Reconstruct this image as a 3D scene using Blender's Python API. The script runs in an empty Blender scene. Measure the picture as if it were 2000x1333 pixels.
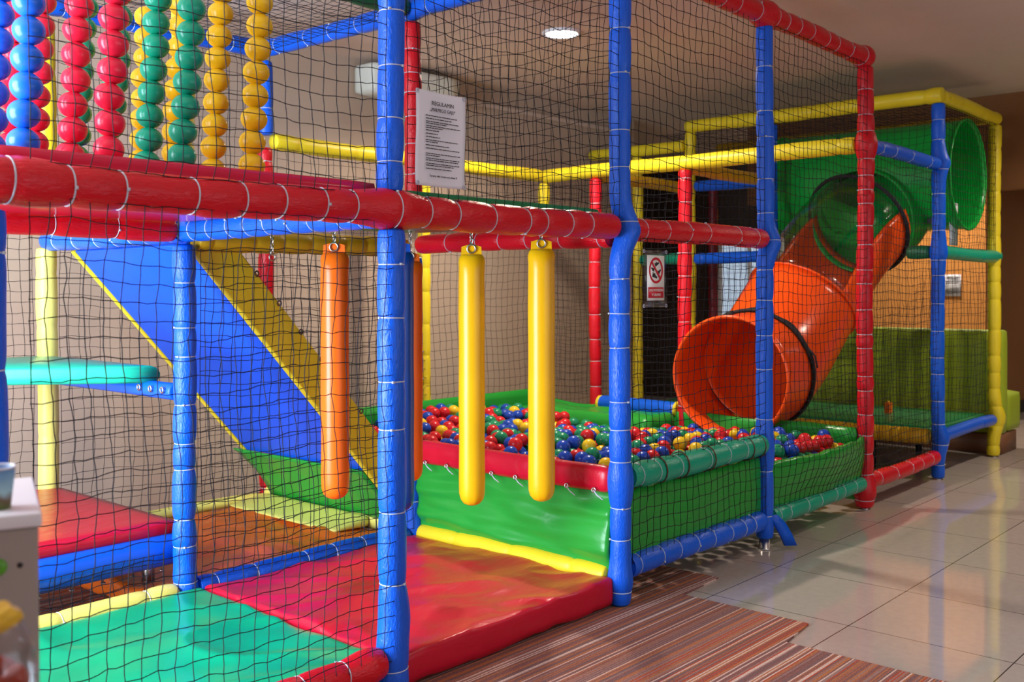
import bpy, bmesh, math, random
import numpy as np
from mathutils import Vector, Matrix, noise

sc = bpy.context.scene
COL = sc.collection
PI = math.pi

# ------------------------------------------------------------------ camera
cd = bpy.data.cameras.new('camera')
cam = bpy.data.objects.new('camera', cd); COL.objects.link(cam)
CAM = Vector((-2.0718, -2.3429, 1.2589)); YAW, PITCH, ROLL, FPX = 0.7278, -0.0123, -0.0019, 1973.3
fw = Vector((math.cos(YAW)*math.cos(PITCH), math.sin(YAW)*math.cos(PITCH), math.sin(PITCH)))
rt = Vector((math.sin(YAW), -math.cos(YAW), 0)); up = rt.cross(fw)
rt, up = rt*math.cos(ROLL)+up*math.sin(ROLL), up*math.cos(ROLL)-rt*math.sin(ROLL)
cam.matrix_world = Matrix(((rt.x, up.x, -fw.x, CAM.x), (rt.y, up.y, -fw.y, CAM.y), (rt.z, up.z, -fw.z, CAM.z), (0, 0, 0, 1)))
cd.sensor_width = 36; cd.lens = FPX/2000*36; cd.shift_y = -74.54/2000
cd.clip_start = .05
cd.dof.use_dof = True; cd.dof.focus_distance = 3.7; cd.dof.aperture_fstop = 4.5
sc.camera = cam

# ------------------------------------------------------------------ world, view, window light
w = bpy.data.worlds.new('world'); sc.world = w; w.use_nodes = True
w.node_tree.nodes['Background'].inputs[0].default_value = (.75, .85, 1, 1)
w.node_tree.nodes['Background'].inputs[1].default_value = .5
sc.view_settings.view_transform = 'Standard'; sc.view_settings.look = 'None'
sc.view_settings.gamma = 1; sc.view_settings.exposure = .56
sc.view_settings.use_curve_mapping = False

def area(name, loc, target, sx, sy, power, col):
    l = bpy.data.lights.new(name, 'AREA'); l.shape = 'RECTANGLE'; l.size = sx; l.size_y = sy; l.energy = power; l.color = col
    o = bpy.data.objects.new(name, l); COL.objects.link(o); o.location = loc
    o.rotation_euler = (Vector(target)-Vector(loc)).to_track_quat('-Z', 'Z').to_euler()
    return o
area('window_daylight', (-3.10, .95, 1.05), (0, .95, .9), 3.3, 1.8, 345, (.74, .86, 1))
area('rear_window_daylight', (.8, -6.0, 1.5), (.8, 0, 1.2), 6.0, 2.0, 30, (.95, .96, 1))

# ------------------------------------------------------------------ materials
def srgb(h):
    h = h.lstrip('#'); v = [int(h[i:i+2], 16)/255 for i in (0, 2, 4)]
    return tuple(c/12.92 if c <= .04045 else ((c+.055)/1.055)**2.4 for c in v)
def nt(name):
    m = bpy.data.materials.new(name); m.use_nodes = True
    return m, m.node_tree.nodes, m.node_tree.links, m.node_tree.nodes['Principled BSDF']
def vinyl(name, col, rough=.34, bump=.25, scale=(28, 28, 28), detail=3, spec=.36, vary=.12, dist=.006):
    m, N, L, b = nt(name)
    tc = N.new('ShaderNodeTexCoord'); mp = N.new('ShaderNodeMapping'); mp.inputs['Scale'].default_value = scale
    L.new(tc.outputs['Object'], mp.inputs[0])
    nz = N.new('ShaderNodeTexNoise'); nz.inputs['Scale'].default_value = 1; nz.inputs['Detail'].default_value = detail; nz.inputs['Distortion'].default_value = .6
    L.new(mp.outputs[0], nz.inputs['Vector'])
    bp = N.new('ShaderNodeBump'); bp.inputs['Strength'].default_value = bump; bp.inputs['Distance'].default_value = dist
    L.new(nz.outputs[0], bp.inputs['Height']); L.new(bp.outputs[0], b.inputs['Normal'])
    big = N.new('ShaderNodeTexNoise'); big.inputs['Scale'].default_value = 5; big.inputs['Detail'].default_value = 2
    L.new(tc.outputs['Object'], big.inputs['Vector'])
    mx = N.new('ShaderNodeMix'); mx.data_type = 'RGBA'
    mx.inputs[6].default_value = tuple(c*(1-vary) for c in col)+(1,); mx.inputs[7].default_value = tuple(min(1, c*(1+vary)) for c in col)+(1,)
    L.new(big.outputs[0], mx.inputs[0]); L.new(mx.outputs[2], b.inputs['Base Color'])
    b.inputs['Roughness'].default_value = rough; b.inputs['Specular IOR Level'].default_value = spec
    return m
def plain(name, col, rough=.5, metal=0, emit=0, alpha=1):
    m, N, L, b = nt(name)
    b.inputs['Base Color'].default_value = tuple(col)+(1,); b.inputs['Roughness'].default_value = rough; b.inputs['Metallic'].default_value = metal
    if emit: b.inputs['Emission Color'].default_value = tuple(col)+(1,); b.inputs['Emission Strength'].default_value = emit
    return m
def clear(name, tint, refl=.5):
    m, N, L, b = nt(name); N.remove(b)
    t = N.new('ShaderNodeBsdfTransparent'); t.inputs[0].default_value = tint+(1,)
    g = N.new('ShaderNodeBsdfGlossy'); g.inputs['Roughness'].default_value = .10
    lw = N.new('ShaderNodeLayerWeight'); lw.inputs[0].default_value = .5
    pw = N.new('ShaderNodeMath'); pw.operation = 'POWER'; pw.inputs[1].default_value = 3.5; L.new(lw.outputs['Facing'], pw.inputs[0])
    ma = N.new('ShaderNodeMath'); ma.operation = 'MULTIPLY_ADD'; ma.inputs[1].default_value = refl; ma.inputs[2].default_value = .035; L.new(pw.outputs[0], ma.inputs[0])
    x = N.new('ShaderNodeMixShader'); L.new(ma.outputs[0], x.inputs[0]); L.new(t.outputs[0], x.inputs[1]); L.new(g.outputs[0], x.inputs[2])
    L.new(x.outputs[0], N['Material Output'].inputs[0]); return m
BLUE, RED, YEL = (.003, .105, .70), (.62, .004, .014), (.78, .62, .02)
TEAL, GREEN, ORANGE, PALE = (.008, .33, .20), (.035, .31, .055), (.86, .12, .008), (.80, .72, .14)
SK = (150, 150, 48)
M = dict(
    blue=vinyl('blue_sleeve', BLUE, .30, .75, SK, dist=.004), red=vinyl('red_sleeve', RED, .28, .75, SK, dist=.004), yellow=vinyl('yellow_sleeve', YEL, .4, .15, SK),
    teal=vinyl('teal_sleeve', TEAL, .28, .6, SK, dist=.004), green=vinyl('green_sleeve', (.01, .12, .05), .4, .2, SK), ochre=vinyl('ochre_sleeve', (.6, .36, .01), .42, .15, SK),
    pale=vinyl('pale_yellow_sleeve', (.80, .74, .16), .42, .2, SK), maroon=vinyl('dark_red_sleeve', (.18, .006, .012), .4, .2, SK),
    mat_red=vinyl('red_mat', (.56, .006, .028), .30, .45, (6, 11, 8), 4, dist=.012), mat_green=vinyl('green_mat', (.004, .39, .16), .26, .4, (5, 5, 5), 4, dist=.012),
    deck_red=vinyl('red_deck', (.60, .008, .05), .16, .04, (6, 6, 6), 2), mat_orange=vinyl('orange_mat', (.72, .13, .012), .36, .4, (8, 8, 8), 4, dist=.012), mat_blue=vinyl('blue_mat', BLUE, .36, .1, (8, 8, 8)),
    mat_teal=vinyl('teal_mat', (.01, .42, .27), .28, .15, (8, 8, 8)), liner=vinyl('green_liner', (.018, .30, .035), .27, .35, (5, 3, 14), 4, dist=.015),
    mat_yellow=vinyl('yellow_mat', (.80, .64, .03), .38, .2, (9, 9, 9)), mat_deck=vinyl('deck_green', (.012, .2, .06), .3, .1, (8, 8, 8)),
    bag_yellow=vinyl('yellow_bag', (.84, .46, .005), .3, .12, (14, 14, 6)), bag_orange=vinyl('orange_bag', (.90, .15, .008), .3, .12, (14, 14, 6)),
    bag_blue=vinyl('blue_bag', (.004, .06, .36), .3, .12, (14, 14, 6)),
    slide_blue=vinyl('slide_blue', (.003, .09, .72), .4, .06, (3, 3, 3)),
    tube_orange=vinyl('orange_plastic', (.87, .085, .008), .22, .05, (6, 6, 6)), tube_green=vinyl('green_plastic', (.008, .36, .045), .24, .05, (6, 6, 6)),
    lime=vinyl('lime_upholstery', (.32, .42, .02), .55, .1, (40, 40, 40)), wood=vinyl('plinth_wood', (.20, .085, .04), .5, .1, (3, 3, 40)),
    tie=plain('white_tie', (.55, .60, .68), .4), steel=plain('steel', (.6, .6, .6), .28, 1), net=plain('black_cord', (.004, .004, .009), .9),
    lash=plain('brown_lashing', (.10, .045, .02), .8), rope=plain('black_rope', (.01, .01, .012), .8), cord=plain('cord', (.5, .5, .5), .8),
    board=plain('deck_board', (.35, .30, .22), .6), paper=plain('paper', (.78, .79, .86), .6), ink=plain('ink', (.015, .015, .02), .7),
    sign_red=plain('sign_red', (.55, .01, .03), .45), sign_white=plain('sign_white', (.78, .78, .74), .5),
    clear=clear('clear_plastic', (.90, .94, .93)), sleeve=clear('clear_sleeve', (.93, .95, .97)), glass=clear('jar_glass', (.92, .94, .95)),
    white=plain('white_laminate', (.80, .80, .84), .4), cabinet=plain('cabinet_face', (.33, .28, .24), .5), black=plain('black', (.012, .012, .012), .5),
    lamp=plain('lamp_diffuser', (.95, .97, 1), .5, 0, 9), ac=plain('ac_white', (.72, .76, .68), .4),
)
BALLC = dict(red=(.58, .012, .02), blue=(.01, .06, .42), green=(.008, .24, .11), yellow=(.80, .52, .015))
for k, c in BALLC.items(): M['ball_'+k] = vinyl(k+'_ball', c, .3, .02, (20, 20, 20), vary=.06)
BEADC = dict(red=(.80, .02, .06), blue=(.012, .15, .80), green=(.006, .33, .19), yellow=(.86, .52, .012))
for k, c in BEADC.items(): M['bead_'+k] = vinyl(k+'_bead', c, .26, .02, (20, 20, 20), vary=.06)

def plaster(name, col, rough=.85):
    return vinyl(name, col, rough, .06, (60, 60, 60), 3, .2, .04, .003)
M['wall'] = plaster('tan_plaster', (.53, .415, .32)); M['ceiling'] = plaster('ceiling_plaster', (.66, .53, .44))
M['orange_wall'] = plaster('orange_plaster', (.62, .27, .07)); M['brown_wall'] = plaster('brown_plaster', (.24, .105, .04)); M['dark_wall'] = plaster('dark_plaster', (.07, .05, .04))
M['window'] = plain('window_sky', (.55, .68, .85), .5, 0, .4); M['door'] = plain('door_wood', (.06, .035, .025), .5)

# tiles
m, N, L, b = nt('floor_tiles'); M['tiles'] = m
tc = N.new('ShaderNodeTexCoord'); mp = N.new('ShaderNodeMapping'); mp.inputs['Location'].default_value = (-.43+.575*20, .2+.575*20, 0)
L.new(tc.outputs['Object'], mp.inputs[0])
br = N.new('ShaderNodeTexBrick'); br.offset = 0; br.inputs['Scale'].default_value = 1; br.inputs['Brick Width'].default_value = .575; br.inputs['Row Height'].default_value = .575
br.inputs['Mortar Size'].default_value = .0022; br.inputs['Mortar Smooth'].default_value = .1
br.inputs['Color1'].default_value = (.46, .395, .355, 1); br.inputs['Color2'].default_value = (.49, .42, .38, 1); br.inputs['Mortar'].default_value = (.06, .05, .045, 1)
L.new(mp.outputs[0], br.inputs['Vector'])
nz = N.new('ShaderNodeTexNoise'); nz.inputs['Scale'].default_value = 30; nz.inputs['Detail'].default_value = 5; L.new(tc.outputs['Object'], nz.inputs['Vector'])
mr = N.new('ShaderNodeMapRange'); mr.inputs[3].default_value = .88; mr.inputs[4].default_value = 1.1; L.new(nz.outputs[0], mr.inputs[0])
mx = N.new('ShaderNodeMix'); mx.data_type = 'RGBA'; mx.blend_type = 'MULTIPLY'; mx.inputs[0].default_value = 1
L.new(br.outputs[0], mx.inputs[6]); L.new(mr.outputs[0], mx.inputs[7]); L.new(mx.outputs[2], b.inputs['Base Color'])
b.inputs['Roughness'].default_value = .06; b.inputs['Specular IOR Level'].default_value = .7
bp = N.new('ShaderNodeBump'); bp.inputs['Strength'].default_value = .02; bp.inputs['Distance'].default_value = .004; L.new(nz.outputs[0], bp.inputs['Height']); L.new(bp.outputs[0], b.inputs['Normal'])
# striped carpet
m, N, L, b = nt('striped_carpet'); M['carpet'] = m
tc = N.new('ShaderNodeTexCoord'); sp = N.new('ShaderNodeSeparateXYZ'); L.new(tc.outputs['Object'], sp.inputs[0])
wob = N.new('ShaderNodeTexNoise'); wob.inputs['Scale'].default_value = 5; L.new(tc.outputs['Object'], wob.inputs['Vector'])
ma = N.new('ShaderNodeMath'); ma.operation = 'MULTIPLY_ADD'; ma.inputs[1].default_value = .004; L.new(wob.outputs[0], ma.inputs[0]); L.new(sp.outputs[1], ma.inputs[2])
sc_ = N.new('ShaderNodeMath'); sc_.operation = 'MULTIPLY'; sc_.inputs[1].default_value = 180; L.new(ma.outputs[0], sc_.inputs[0])
fl = N.new('ShaderNodeMath'); fl.operation = 'FLOOR'; L.new(sc_.outputs[0], fl.inputs[0])
wn = N.new('ShaderNodeTexWhiteNoise'); wn.noise_dimensions = '1D'; L.new(fl.outputs[0], wn.inputs['W'])
cr = N.new('ShaderNodeValToRGB'); cr.color_ramp.interpolation = 'CONSTANT'
E_ = cr.color_ramp.elements; E_[0].position = 0; E_[0].color = (.24, .11, .10, 1); E_[1].position = .2; E_[1].color = (.38, .14, .085, 1)
for p, c in ((.36, (.33, .19, .17)), (.50, (.46, .17, .075)), (.62, (.27, .115, .10)), (.76, (.66, .46, .39)), (.88, (.19, .12, .12)), (.94, (0.45, .08, .04))):
    e = E_.new(p); e.color = c+(1,)
L.new(wn.outputs[0], cr.inputs[0])
nz = N.new('ShaderNodeTexNoise'); nz.inputs['Scale'].default_value = 260; nz.inputs['Detail'].default_value = 2; L.new(tc.outputs['Object'], nz.inputs['Vector'])
mr = N.new('ShaderNodeMapRange'); mr.inputs[1].default_value = .25; mr.inputs[2].default_value = .75; mr.inputs[3].default_value = .55; mr.inputs[4].default_value = 1.35; L.new(nz.outputs[0], mr.inputs[0])
mx = N.new('ShaderNodeMix'); mx.data_type = 'RGBA'; mx.blend_type = 'MULTIPLY'; mx.inputs[0].default_value = 1
L.new(cr.outputs[0], mx.inputs[6]); L.new(mr.outputs[0], mx.inputs[7]); L.new(mx.outputs[2], b.inputs['Base Color'])
b.inputs['Roughness'].default_value = .95; b.inputs['Specular IOR Level'].default_value = .1
bp = N.new('ShaderNodeBump'); bp.inputs['Strength'].default_value = .5; bp.inputs['Distance'].default_value = .004; L.new(nz.outputs[0], bp.inputs['Height']); L.new(bp.outputs[0], b.inputs['Normal'])

# ------------------------------------------------------------------ helpers
def mesh(name, V, F, mat, parent=None, smooth=True, loc=None):
    me = bpy.data.meshes.new(name); me.from_pydata([tuple(v) for v in V], [], F); me.update()
    bm = bmesh.new(); bm.from_mesh(me); bmesh.ops.recalc_face_normals(bm, faces=bm.faces); bm.to_mesh(me); bm.free()
    if mat is not None: me.materials.append(M[mat] if isinstance(mat, str) else mat)
    me.polygons.foreach_set('use_smooth', [smooth]*len(me.polygons))
    o = bpy.data.objects.new(name, me); COL.objects.link(o)
    if parent is not None: o.parent = parent
    if loc is not None: o.location = loc
    return o
def empty(name, label, cat, loc=(0, 0, 0), group=None, quat=None):
    o = bpy.data.objects.new(name, None); COL.objects.link(o); o.location = loc; o.empty_display_size = .1
    if quat is not None: o.rotation_mode = 'QUATERNION'; o.rotation_quaternion = quat
    return tag(o, label, cat, group)
def tag(o, label, cat, group=None, kind=None):
    if label: o['label'] = label
    if cat: o['category'] = cat
    if group: o['group'] = group
    if kind: o['kind'] = kind
    return o
def struct(o): o['kind'] = 'structure'; return o
def box_vf(x0, x1, y0, y1, z0, z1):
    V = [(x, y, z) for x in (x0, x1) for y in (y0, y1) for z in (z0, z1)]
    return V, [(0, 1, 3, 2), (4, 6, 7, 5), (0, 4, 5, 1), (2, 3, 7, 6), (0, 2, 6, 4), (1, 5, 7, 3)]
def box(name, x0, x1, y0, y1, z0, z1, mat, parent=None, bevel=0):
    V, F = box_vf(x0, x1, y0, y1, z0, z1); c = Vector(((x0+x1)/2, (y0+y1)/2, z0))
    if parent is not None: c = Vector((0, 0, 0))
    o = mesh(name, [Vector(v)-c for v in V], F, mat, parent, False, None if parent is not None else c)
    if bevel:
        mod = o.modifiers.new('bevel', 'BEVEL'); mod.width = bevel; mod.segments = 3; mod.limit_method = 'NONE'
        o.data.polygons.foreach_set('use_smooth', [True]*len(o.data.polygons))
    return o
def rbox(name, x0, x1, y0, y1, z0, z1, mat, parent=None, rad=.02, n=(20, 20, 3), disp=None):
    """cushion: subdivided rounded box, disp(p, normal-ish) moves each vertex"""
    nx, ny, nz = n; ids = {}; V = []; F = []
    def vid(i, j, k):
        key = (i, j, k)
        if key not in ids: ids[key] = len(V); V.append(Vector((x0+(x1-x0)*i/nx, y0+(y1-y0)*j/ny, z0+(z1-z0)*k/nz)))
        return ids[key]
    for k in (0, nz):
        for i in range(nx):
            for j in range(ny): F.append((vid(i, j, k), vid(i+1, j, k), vid(i+1, j+1, k), vid(i, j+1, k)))
    for i in (0, nx):
        for j in range(ny):
            for k in range(nz): F.append((vid(i, j, k), vid(i, j+1, k), vid(i, j+1, k+1), vid(i, j, k+1)))
    for j in (0, ny):
        for i in range(nx):
            for k in range(nz): F.append((vid(i, j, k), vid(i+1, j, k), vid(i+1, j, k+1), vid(i, j, k+1)))
    lo = Vector((x0, y0, z0)); hi = Vector((x1, y1, z1)); rr = [min(rad, (hi[a]-lo[a])/2*.98) for a in range(3)]
    out = []
    for v in V:
        q = Vector([min(max(v[a], lo[a]+rr[a]), hi[a]-rr[a]) for a in range(3)]); d = v-q
        e = Vector([d[a]/rr[a] for a in range(3)])
        if e.length > 1: e.normalize(); v = q+Vector([e[a]*rr[a] for a in range(3)])
        if disp: v = disp(v)
        out.append(v)
    c = Vector((0, 0, 0))
    if parent is None: c = Vector(((x0+x1)/2, (y0+y1)/2, z0))
    return mesh(name, [v-c for v in out], F, mat, parent, True, c if parent is None else None)
def rings_vf(rings, cap=True):
    V = []; F = []; n = len(rings[0])
    for r in rings: V += list(r)
    for a in range(len(rings)-1):
        for i in range(n):
            j = (i+1) % n; F.append((a*n+i, a*n+j, (a+1)*n+j, (a+1)*n+i))
    if cap: F.append(tuple(range(n-1, -1, -1))); F.append(tuple((len(rings)-1)*n+i for i in range(n)))
    return V, F
def torus_vf(R, r, tilt=0, tang=0, n=24, k=6, z=0, squash=1):
    V = []; F = []
    for i in range(n):
        a = 2*PI*i/n
        for j in range(k):
            b_ = 2*PI*j/k; x = (R+r*math.cos(b_)); V.append((x*math.cos(a), x*math.sin(a)*squash, z+r*math.sin(b_)+tilt*math.cos(a-tang)*R))
    for i in range(n):
        for j in range(k): F.append((i*k+j, ((i+1) % n)*k+j, ((i+1) % n)*k+(j+1) % k, i*k+(j+1) % k))
    return V, F
def join(*vfs):
    V = []; F = []
    for v, f in vfs:
        o = len(V); V += [tuple(x) for x in v]; F += [tuple(i+o for i in q) for q in f]
    return V, F
def xf(vf, mtx): return [mtx @ Vector(v) for v in vf[0]], vf[1]
def polytube(pts, r, k=6, closed=False):
    """tube along a polyline"""
    pts = [Vector(p) for p in pts]; n = len(pts); rings = []; ref = None
    for i, p in enumerate(pts):
        t = (pts[(i+1) % n if closed else min(i+1, n-1)]-pts[i-1 if (closed or i) else 0]).normalized()
        if ref is None: ref = t.orthogonal().normalized()
        u = (ref-t*ref.dot(t)).normalized(); ref = u; v = t.cross(u)
        rad = r[i] if isinstance(r, (list, tuple)) else r
        rings.append([p+u*rad*math.cos(2*PI*j/k)+v*rad*math.sin(2*PI*j/k) for j in range(k)])
    if closed: rings.append(rings[0])
    return rings_vf(rings, not closed)

# ------------------------------------------------------------------ padded tubes
def sleeve_vf(z0, z1, r, cuts, bulges=(), seed=0, seg=20, pinch=.10, sway=.003, seam=.05, caps=True):
    rnd = random.Random(seed); zs = set([z0, z1])
    edges = sorted([z0, z1]+[c for c in cuts if z0+.02 < c < z1-.02])
    for a, b_ in zip(edges, edges[1:]):
        for u in (.0, .03, .08, .18, .35, .5, .65, .82, .92, .97): zs.add(a+(b_-a)*u)
    for bz, amp, wd, off in bulges:
        for u in (-1.5, -1, -.6, -.3, 0, .3, .6, 1, 1.5):
            if z0 < bz+wd*u < z1: zs.add(bz+wd*u)
    zs = sorted(zs); sa = rnd.uniform(0, 6.28); p1, p2 = rnd.uniform(0, 6), rnd.uniform(0, 6); fat = [rnd.uniform(-.03, .05) for _ in edges]
    rings = []
    for z in zs:
        i = max(k for k in range(len(edges)) if edges[k] <= z+1e-9); i = min(i, len(edges)-2)
        a, b_ = edges[i], edges[i+1]; u = (z-a)/(b_-a)
        d = min(z-a, b_-z); rr = r*(1+fat[i]*math.sin(PI*u)-pinch*(.55*math.exp(-(d/.008)**2)+.55*math.exp(-(d/.026)**2)))
        cx = sway*math.sin(z*5+p1); cy = sway*math.sin(z*4+p2)
        for bz, amp, wd, off in bulges:
            g = math.exp(-((z-bz)/wd)**2); rr += r*amp*g; cx += off[0]*g; cy += off[1]*g
        rings.append((z, rr, cx, cy))
    if caps:
        z, rr, cx, cy = rings[0]; rings[0:1] = [(z, rr*.80, cx, cy), (z+r*.10, rr*.95, cx, cy)]
        z, rr, cx, cy = rings[-1]; rings[-1:] = [(z-r*.10, rr*.95, cx, cy), (z, rr*.80, cx, cy)]
    out = []
    for z, rr, cx, cy in rings:
        out.append([(cx+rr*(1+seam*math.exp(-((((t*2*PI/seg)-sa+PI) % (2*PI)-PI)/.22)**2))*math.cos(t*2*PI/seg), cy+rr*(1+seam*math.exp(-((((t*2*PI/seg)-sa+PI) % (2*PI)-PI)/.22)**2))*math.sin(t*2*PI/seg), z) for t in range(seg)])
    vf = rings_vf(out)
    def at(zq):
        q = min(rings, key=lambda t: abs(t[0]-zq)); return q[1], q[2], q[3]
    return vf, at
CUTRND = random.Random(5)
def cutlist(z0, z1, gap):
    z = z0+gap*CUTRND.uniform(.25, .6); out = []
    while z < z1-.04:
        out.append(z); z += gap*CUTRND.uniform(.65, 1.35)
    return out
NSEED = [0]
def padded(kind, label, cat, p0, p1, sections, group=None, gap=.17, ties=True, tie_r=.0020, pinch=.10, seg=20, foot=False, extra=None, sway=.003):
    """sections: list of (z0, z1, radius, material, bulges)"""
    p0 = Vector(p0); p1 = Vector(p1); d = (p1-p0).normalized()
    q = Vector((0, 0, 1)).rotation_difference(d)
    root = empty(kind, label, cat, p0, group, q)
    for z0, z1, r, mat, bul in sections:
        NSEED[0] += 1; cuts = cutlist(z0, z1, gap)
        vf, at = sleeve_vf(z0, z1, r, cuts, bul, NSEED[0], seg, pinch, sway)
        slv = mesh('foam_sleeve', vf[0], vf[1], mat, root)
        if ties:
            for c in cuts:
                rr, cx, cy = at(c); rnd = random.Random(int(c*1e5)+NSEED[0]); a = rnd.uniform(0, 2*PI)
                V, F = torus_vf(rr+.0005, tie_r, rnd.uniform(-.05, .05), rnd.uniform(0, 6), 22, 5, c)
                hv, hf = box_vf(-.004, .004, -.003, .003, -.003, .004)
                hv = [(cx*0+(rr+.003)*math.cos(a)+v[0], (rr+.003)*math.sin(a)+v[1], c+v[2]) for v in hv]
                V, F = join((V, F), (hv, hf))
                mesh('cable_tie', [(v[0]+cx, v[1]+cy, v[2]) for v in V], F, 'tie', slv)
    if foot:
        V, F = rings_vf([[(rr*math.cos(2*PI*i/20), rr*math.sin(2*PI*i/20), z) for i in range(20)] for z, rr in ((0, .034), (.006, .034), (.008, .028), (.08, .024))])
        mesh('steel_foot', V, F, 'steel', root)
    return root
L1, MID, TOP = 1.506, 2.09, 2.59
POSTG, BEAMG = 'padded posts of the play frame', 'padded beams of the play frame'
def post(x, y, secs, label, **k):
    return padded('padded_post', label, 'post', (x, y, k.pop('base', 0)), (x, y, 3), secs, POSTG, **k)
def beam(p0, p1, r, mat, label, bul=(), **k):
    return padded('padded_rail', label, 'rail', p0, p1, [(0, (Vector(p1)-Vector(p0)).length, r, mat, list(bul))], BEAMG, **k)

# ------------------------------------------------------------------ the setting
struct(box('floor', -3.2, 13, -6.2, 6.6, -.1, 0, 'tiles').__class__ and bpy.data.objects['floor'])
bpy.data.objects['floor'].data.transform(Matrix.Translation(bpy.data.objects['floor'].location)); bpy.data.objects['floor'].location = (0, 0, 0)
struct(box('ceiling', -3.2, 13, -6.2, 6.6, 2.80, 2.9, 'ceiling'))
struct(box('wall_back', -3.2, 5.5, 2.92, 3.02, 0, 2.8, 'wall'))
struct(box('wall_alcove_side', 5.4, 5.5, 3.02, 6.6, 0, 2.8, 'dark_wall'))
struct(box('wall_alcove_back', 5.5, 8.0, 6.5, 6.6, 0, 2.8, 'dark_wall'))
struct(box('wall_alcove_end', 8.0, 8.1, 2.3, 6.6, 0, 2.8, 'dark_wall'))
struct(box('wall_orange', 8.0, 8.1, .656, 2.3, 0, 2.8, 'orange_wall'))
struct(box('wall_corridor_side', 8.1, 12.6, .656, .756, 0, 2.8, 'brown_wall'))
struct(box('wall_far', 12.5, 12.6, -6.2, .656, 0, 2.8, 'brown_wall'))
struct(box('wall_header', 6.45, 6.6, -6.2, 2.3, 2.05, 2.8, 'brown_wall'))
struct(box('wall_left', -3.3, -3.2, -6.2, 3.0, 0, 2.8, 'wall'))
struct(box('wall_rear', -3.2, 12.6, -6.3, -6.2, 0, 2.8, 'wall'))
struct(box('baseboard_far', 12.47, 12.5, -6.2, .656, 0, .12, 'black'))
struct(box('baseboard_corridor', 8.1, 12.47, .63, .656, 0, .12, 'black'))
struct(box('baseboard_orange', 7.975, 8.0, .656, 2.3, 0, .1, 'black'))
struct(box('door_1', 12.44, 12.5, -.75, .25, 0, 2.15, 'door'))
def window(n, x0, x1, y0, y1, z0, z1):
    o = box('window_%d' % n, x0, x1, y0, y1, z0, z1, 'window'); struct(o); c = o.location
    ax = 0 if (x1-x0) < (y1-y0) else 1; fr = []
    t = .05
    a0, a1 = ((y0, y1) if ax == 0 else (x0, x1))
    for (u0, u1, w0, w1) in ((a0-t, a1+t, z0-t, z0), (a0-t, a1+t, z1, z1+t), (a0-t, a0, z0, z1), (a1, a1+t, z0, z1), ((a0+a1)/2-.02, (a0+a1)/2+.02, z0, z1)):
        fr.append(box_vf(x0-.02, x1+.02, u0, u1, w0, w1) if ax == 0 else box_vf(u0, u1, y0-.02, y1+.02, w0, w1))
    V, F = join(*fr); mesh('window_frame', [Vector(v)-c for v in V], F, 'white', o, False)
window(1, 7.95, 8.0, 2.75, 3.42, .75, 1.85)
window(2, -3.2, -3.16, -.65, 2.65, .2, 2.3)
window(3, -2.2, 3.8, -6.2, -6.16, .5, 2.5)
# cable duct on the back wall and the carpet
struct(box('trim_1', 2.9, 5.4, 2.89, 2.92, 2.645, 2.675, 'ceiling'))
CP = [(-3.19, -6.1), (1.245, -6.1), (1.245, -.69), (1.487, -.66), (1.487, -.112), (1.80, -.095), (1.80, .35), (1.15, .35), (1.15, 2.9), (-3.19, 2.9)]
n_ = len(CP); V = [(x, y, z) for z in (0.0005, .007) for x, y in CP]
F = [tuple(range(n_-1, -1, -1)), tuple(range(n_, 2*n_))]+[(i, (i+1) % n_, n_+(i+1) % n_, n_+i) for i in range(n_)]
tag(mesh('carpet', V, F, 'carpet', None, False), 'carpet of narrow red, orange and brown stripes with a stepped edge against the tiles', 'carpet', kind='structure')

# ------------------------------------------------------------------ posts
R_ = .043
def J(z, amp=.30, wd=.07, off=(0, 0)): return (z, amp, wd, off)
post(-1.182, 0, [(0.02, 1.44, .044, 'blue', [])], 'blue padded post at the far left edge, rising behind the white cabinet top', gap=.2)
post(0, 0, [(.012, 1.448, R_, 'blue', [J(.06, .25, .12), J(.25, .12, .08, (.008, 0))]), (1.562, 2.62, R_-.001, 'blue', [])],
     'nearest tall blue post, in front of the orange hanging bag, with a red joint', gap=.20, foot=True, pinch=.09)
post(1.2, 0, [(.012, 2.62, R_, 'blue', [J(.10, .22, .06), J(.50, .18, .07), J(1.50, .18, .075, (.030, -.02))])],
     'blue post at the near corner of the ball pit, beside the red mat', gap=.17, foot=True)
post(2.4, 0, [(.055, 2.535, R_-.001, 'blue', [J(.49, .12, .06), J(1.49, .25, .065, (.025, -.015))])], 'blue post in front of the orange slide mouth, with a loose flap at its foot', gap=.19, foot=True)
post(3.6, 0, [(.012, 2.535, R_+.002, 'red', [J(.10, .45, .07), J(2.09, .35, .07)])], 'tall red front post with an elbow on top, in front of the slide tube', gap=.12, foot=True)
post(4.8, 0, [(.012, 2.49, R_, 'blue', [J(.26, .3, .07, (.02, -.01)), J(1.5, .3, .06), J(2.09, .35, .065, (.02, -.01))])], 'blue front post between the slide and the green tunnel mouth', gap=.15, foot=True)
post(6.0, 0, [(.012, 2.49, .046, 'yellow', [J(.29, .25, .10, (.03, -.02))])], 'yellow front post at the far right corner beside the lime sofa', gap=.17, ties=False, foot=True)
post(0, 1.2, [(.07, 1.44, R_, 'blue', [J(.12, .15, .06), J(.28, .1, .05)]), (1.58, 2.6, R_, 'yellow', [])], 'blue post in front of the blue ramp, at the corner of the left stairs', gap=.15, pinch=.13)
post(1.2, 1.2, [(.02, 1.42, R_, 'blue', [J(.1, .2, .06)]), (1.56, 2.53, R_, 'red', [])], 'post behind the blue and orange bags, blue below and red above', gap=.13)
post(0, 2.4, [(.0, 1.46, .046, 'pale', []), (1.54, 2.53, .044, 'yellow', [])], 'pale yellow post standing behind the left stairs', gap=.22, ties=False, pinch=.07)
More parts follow.
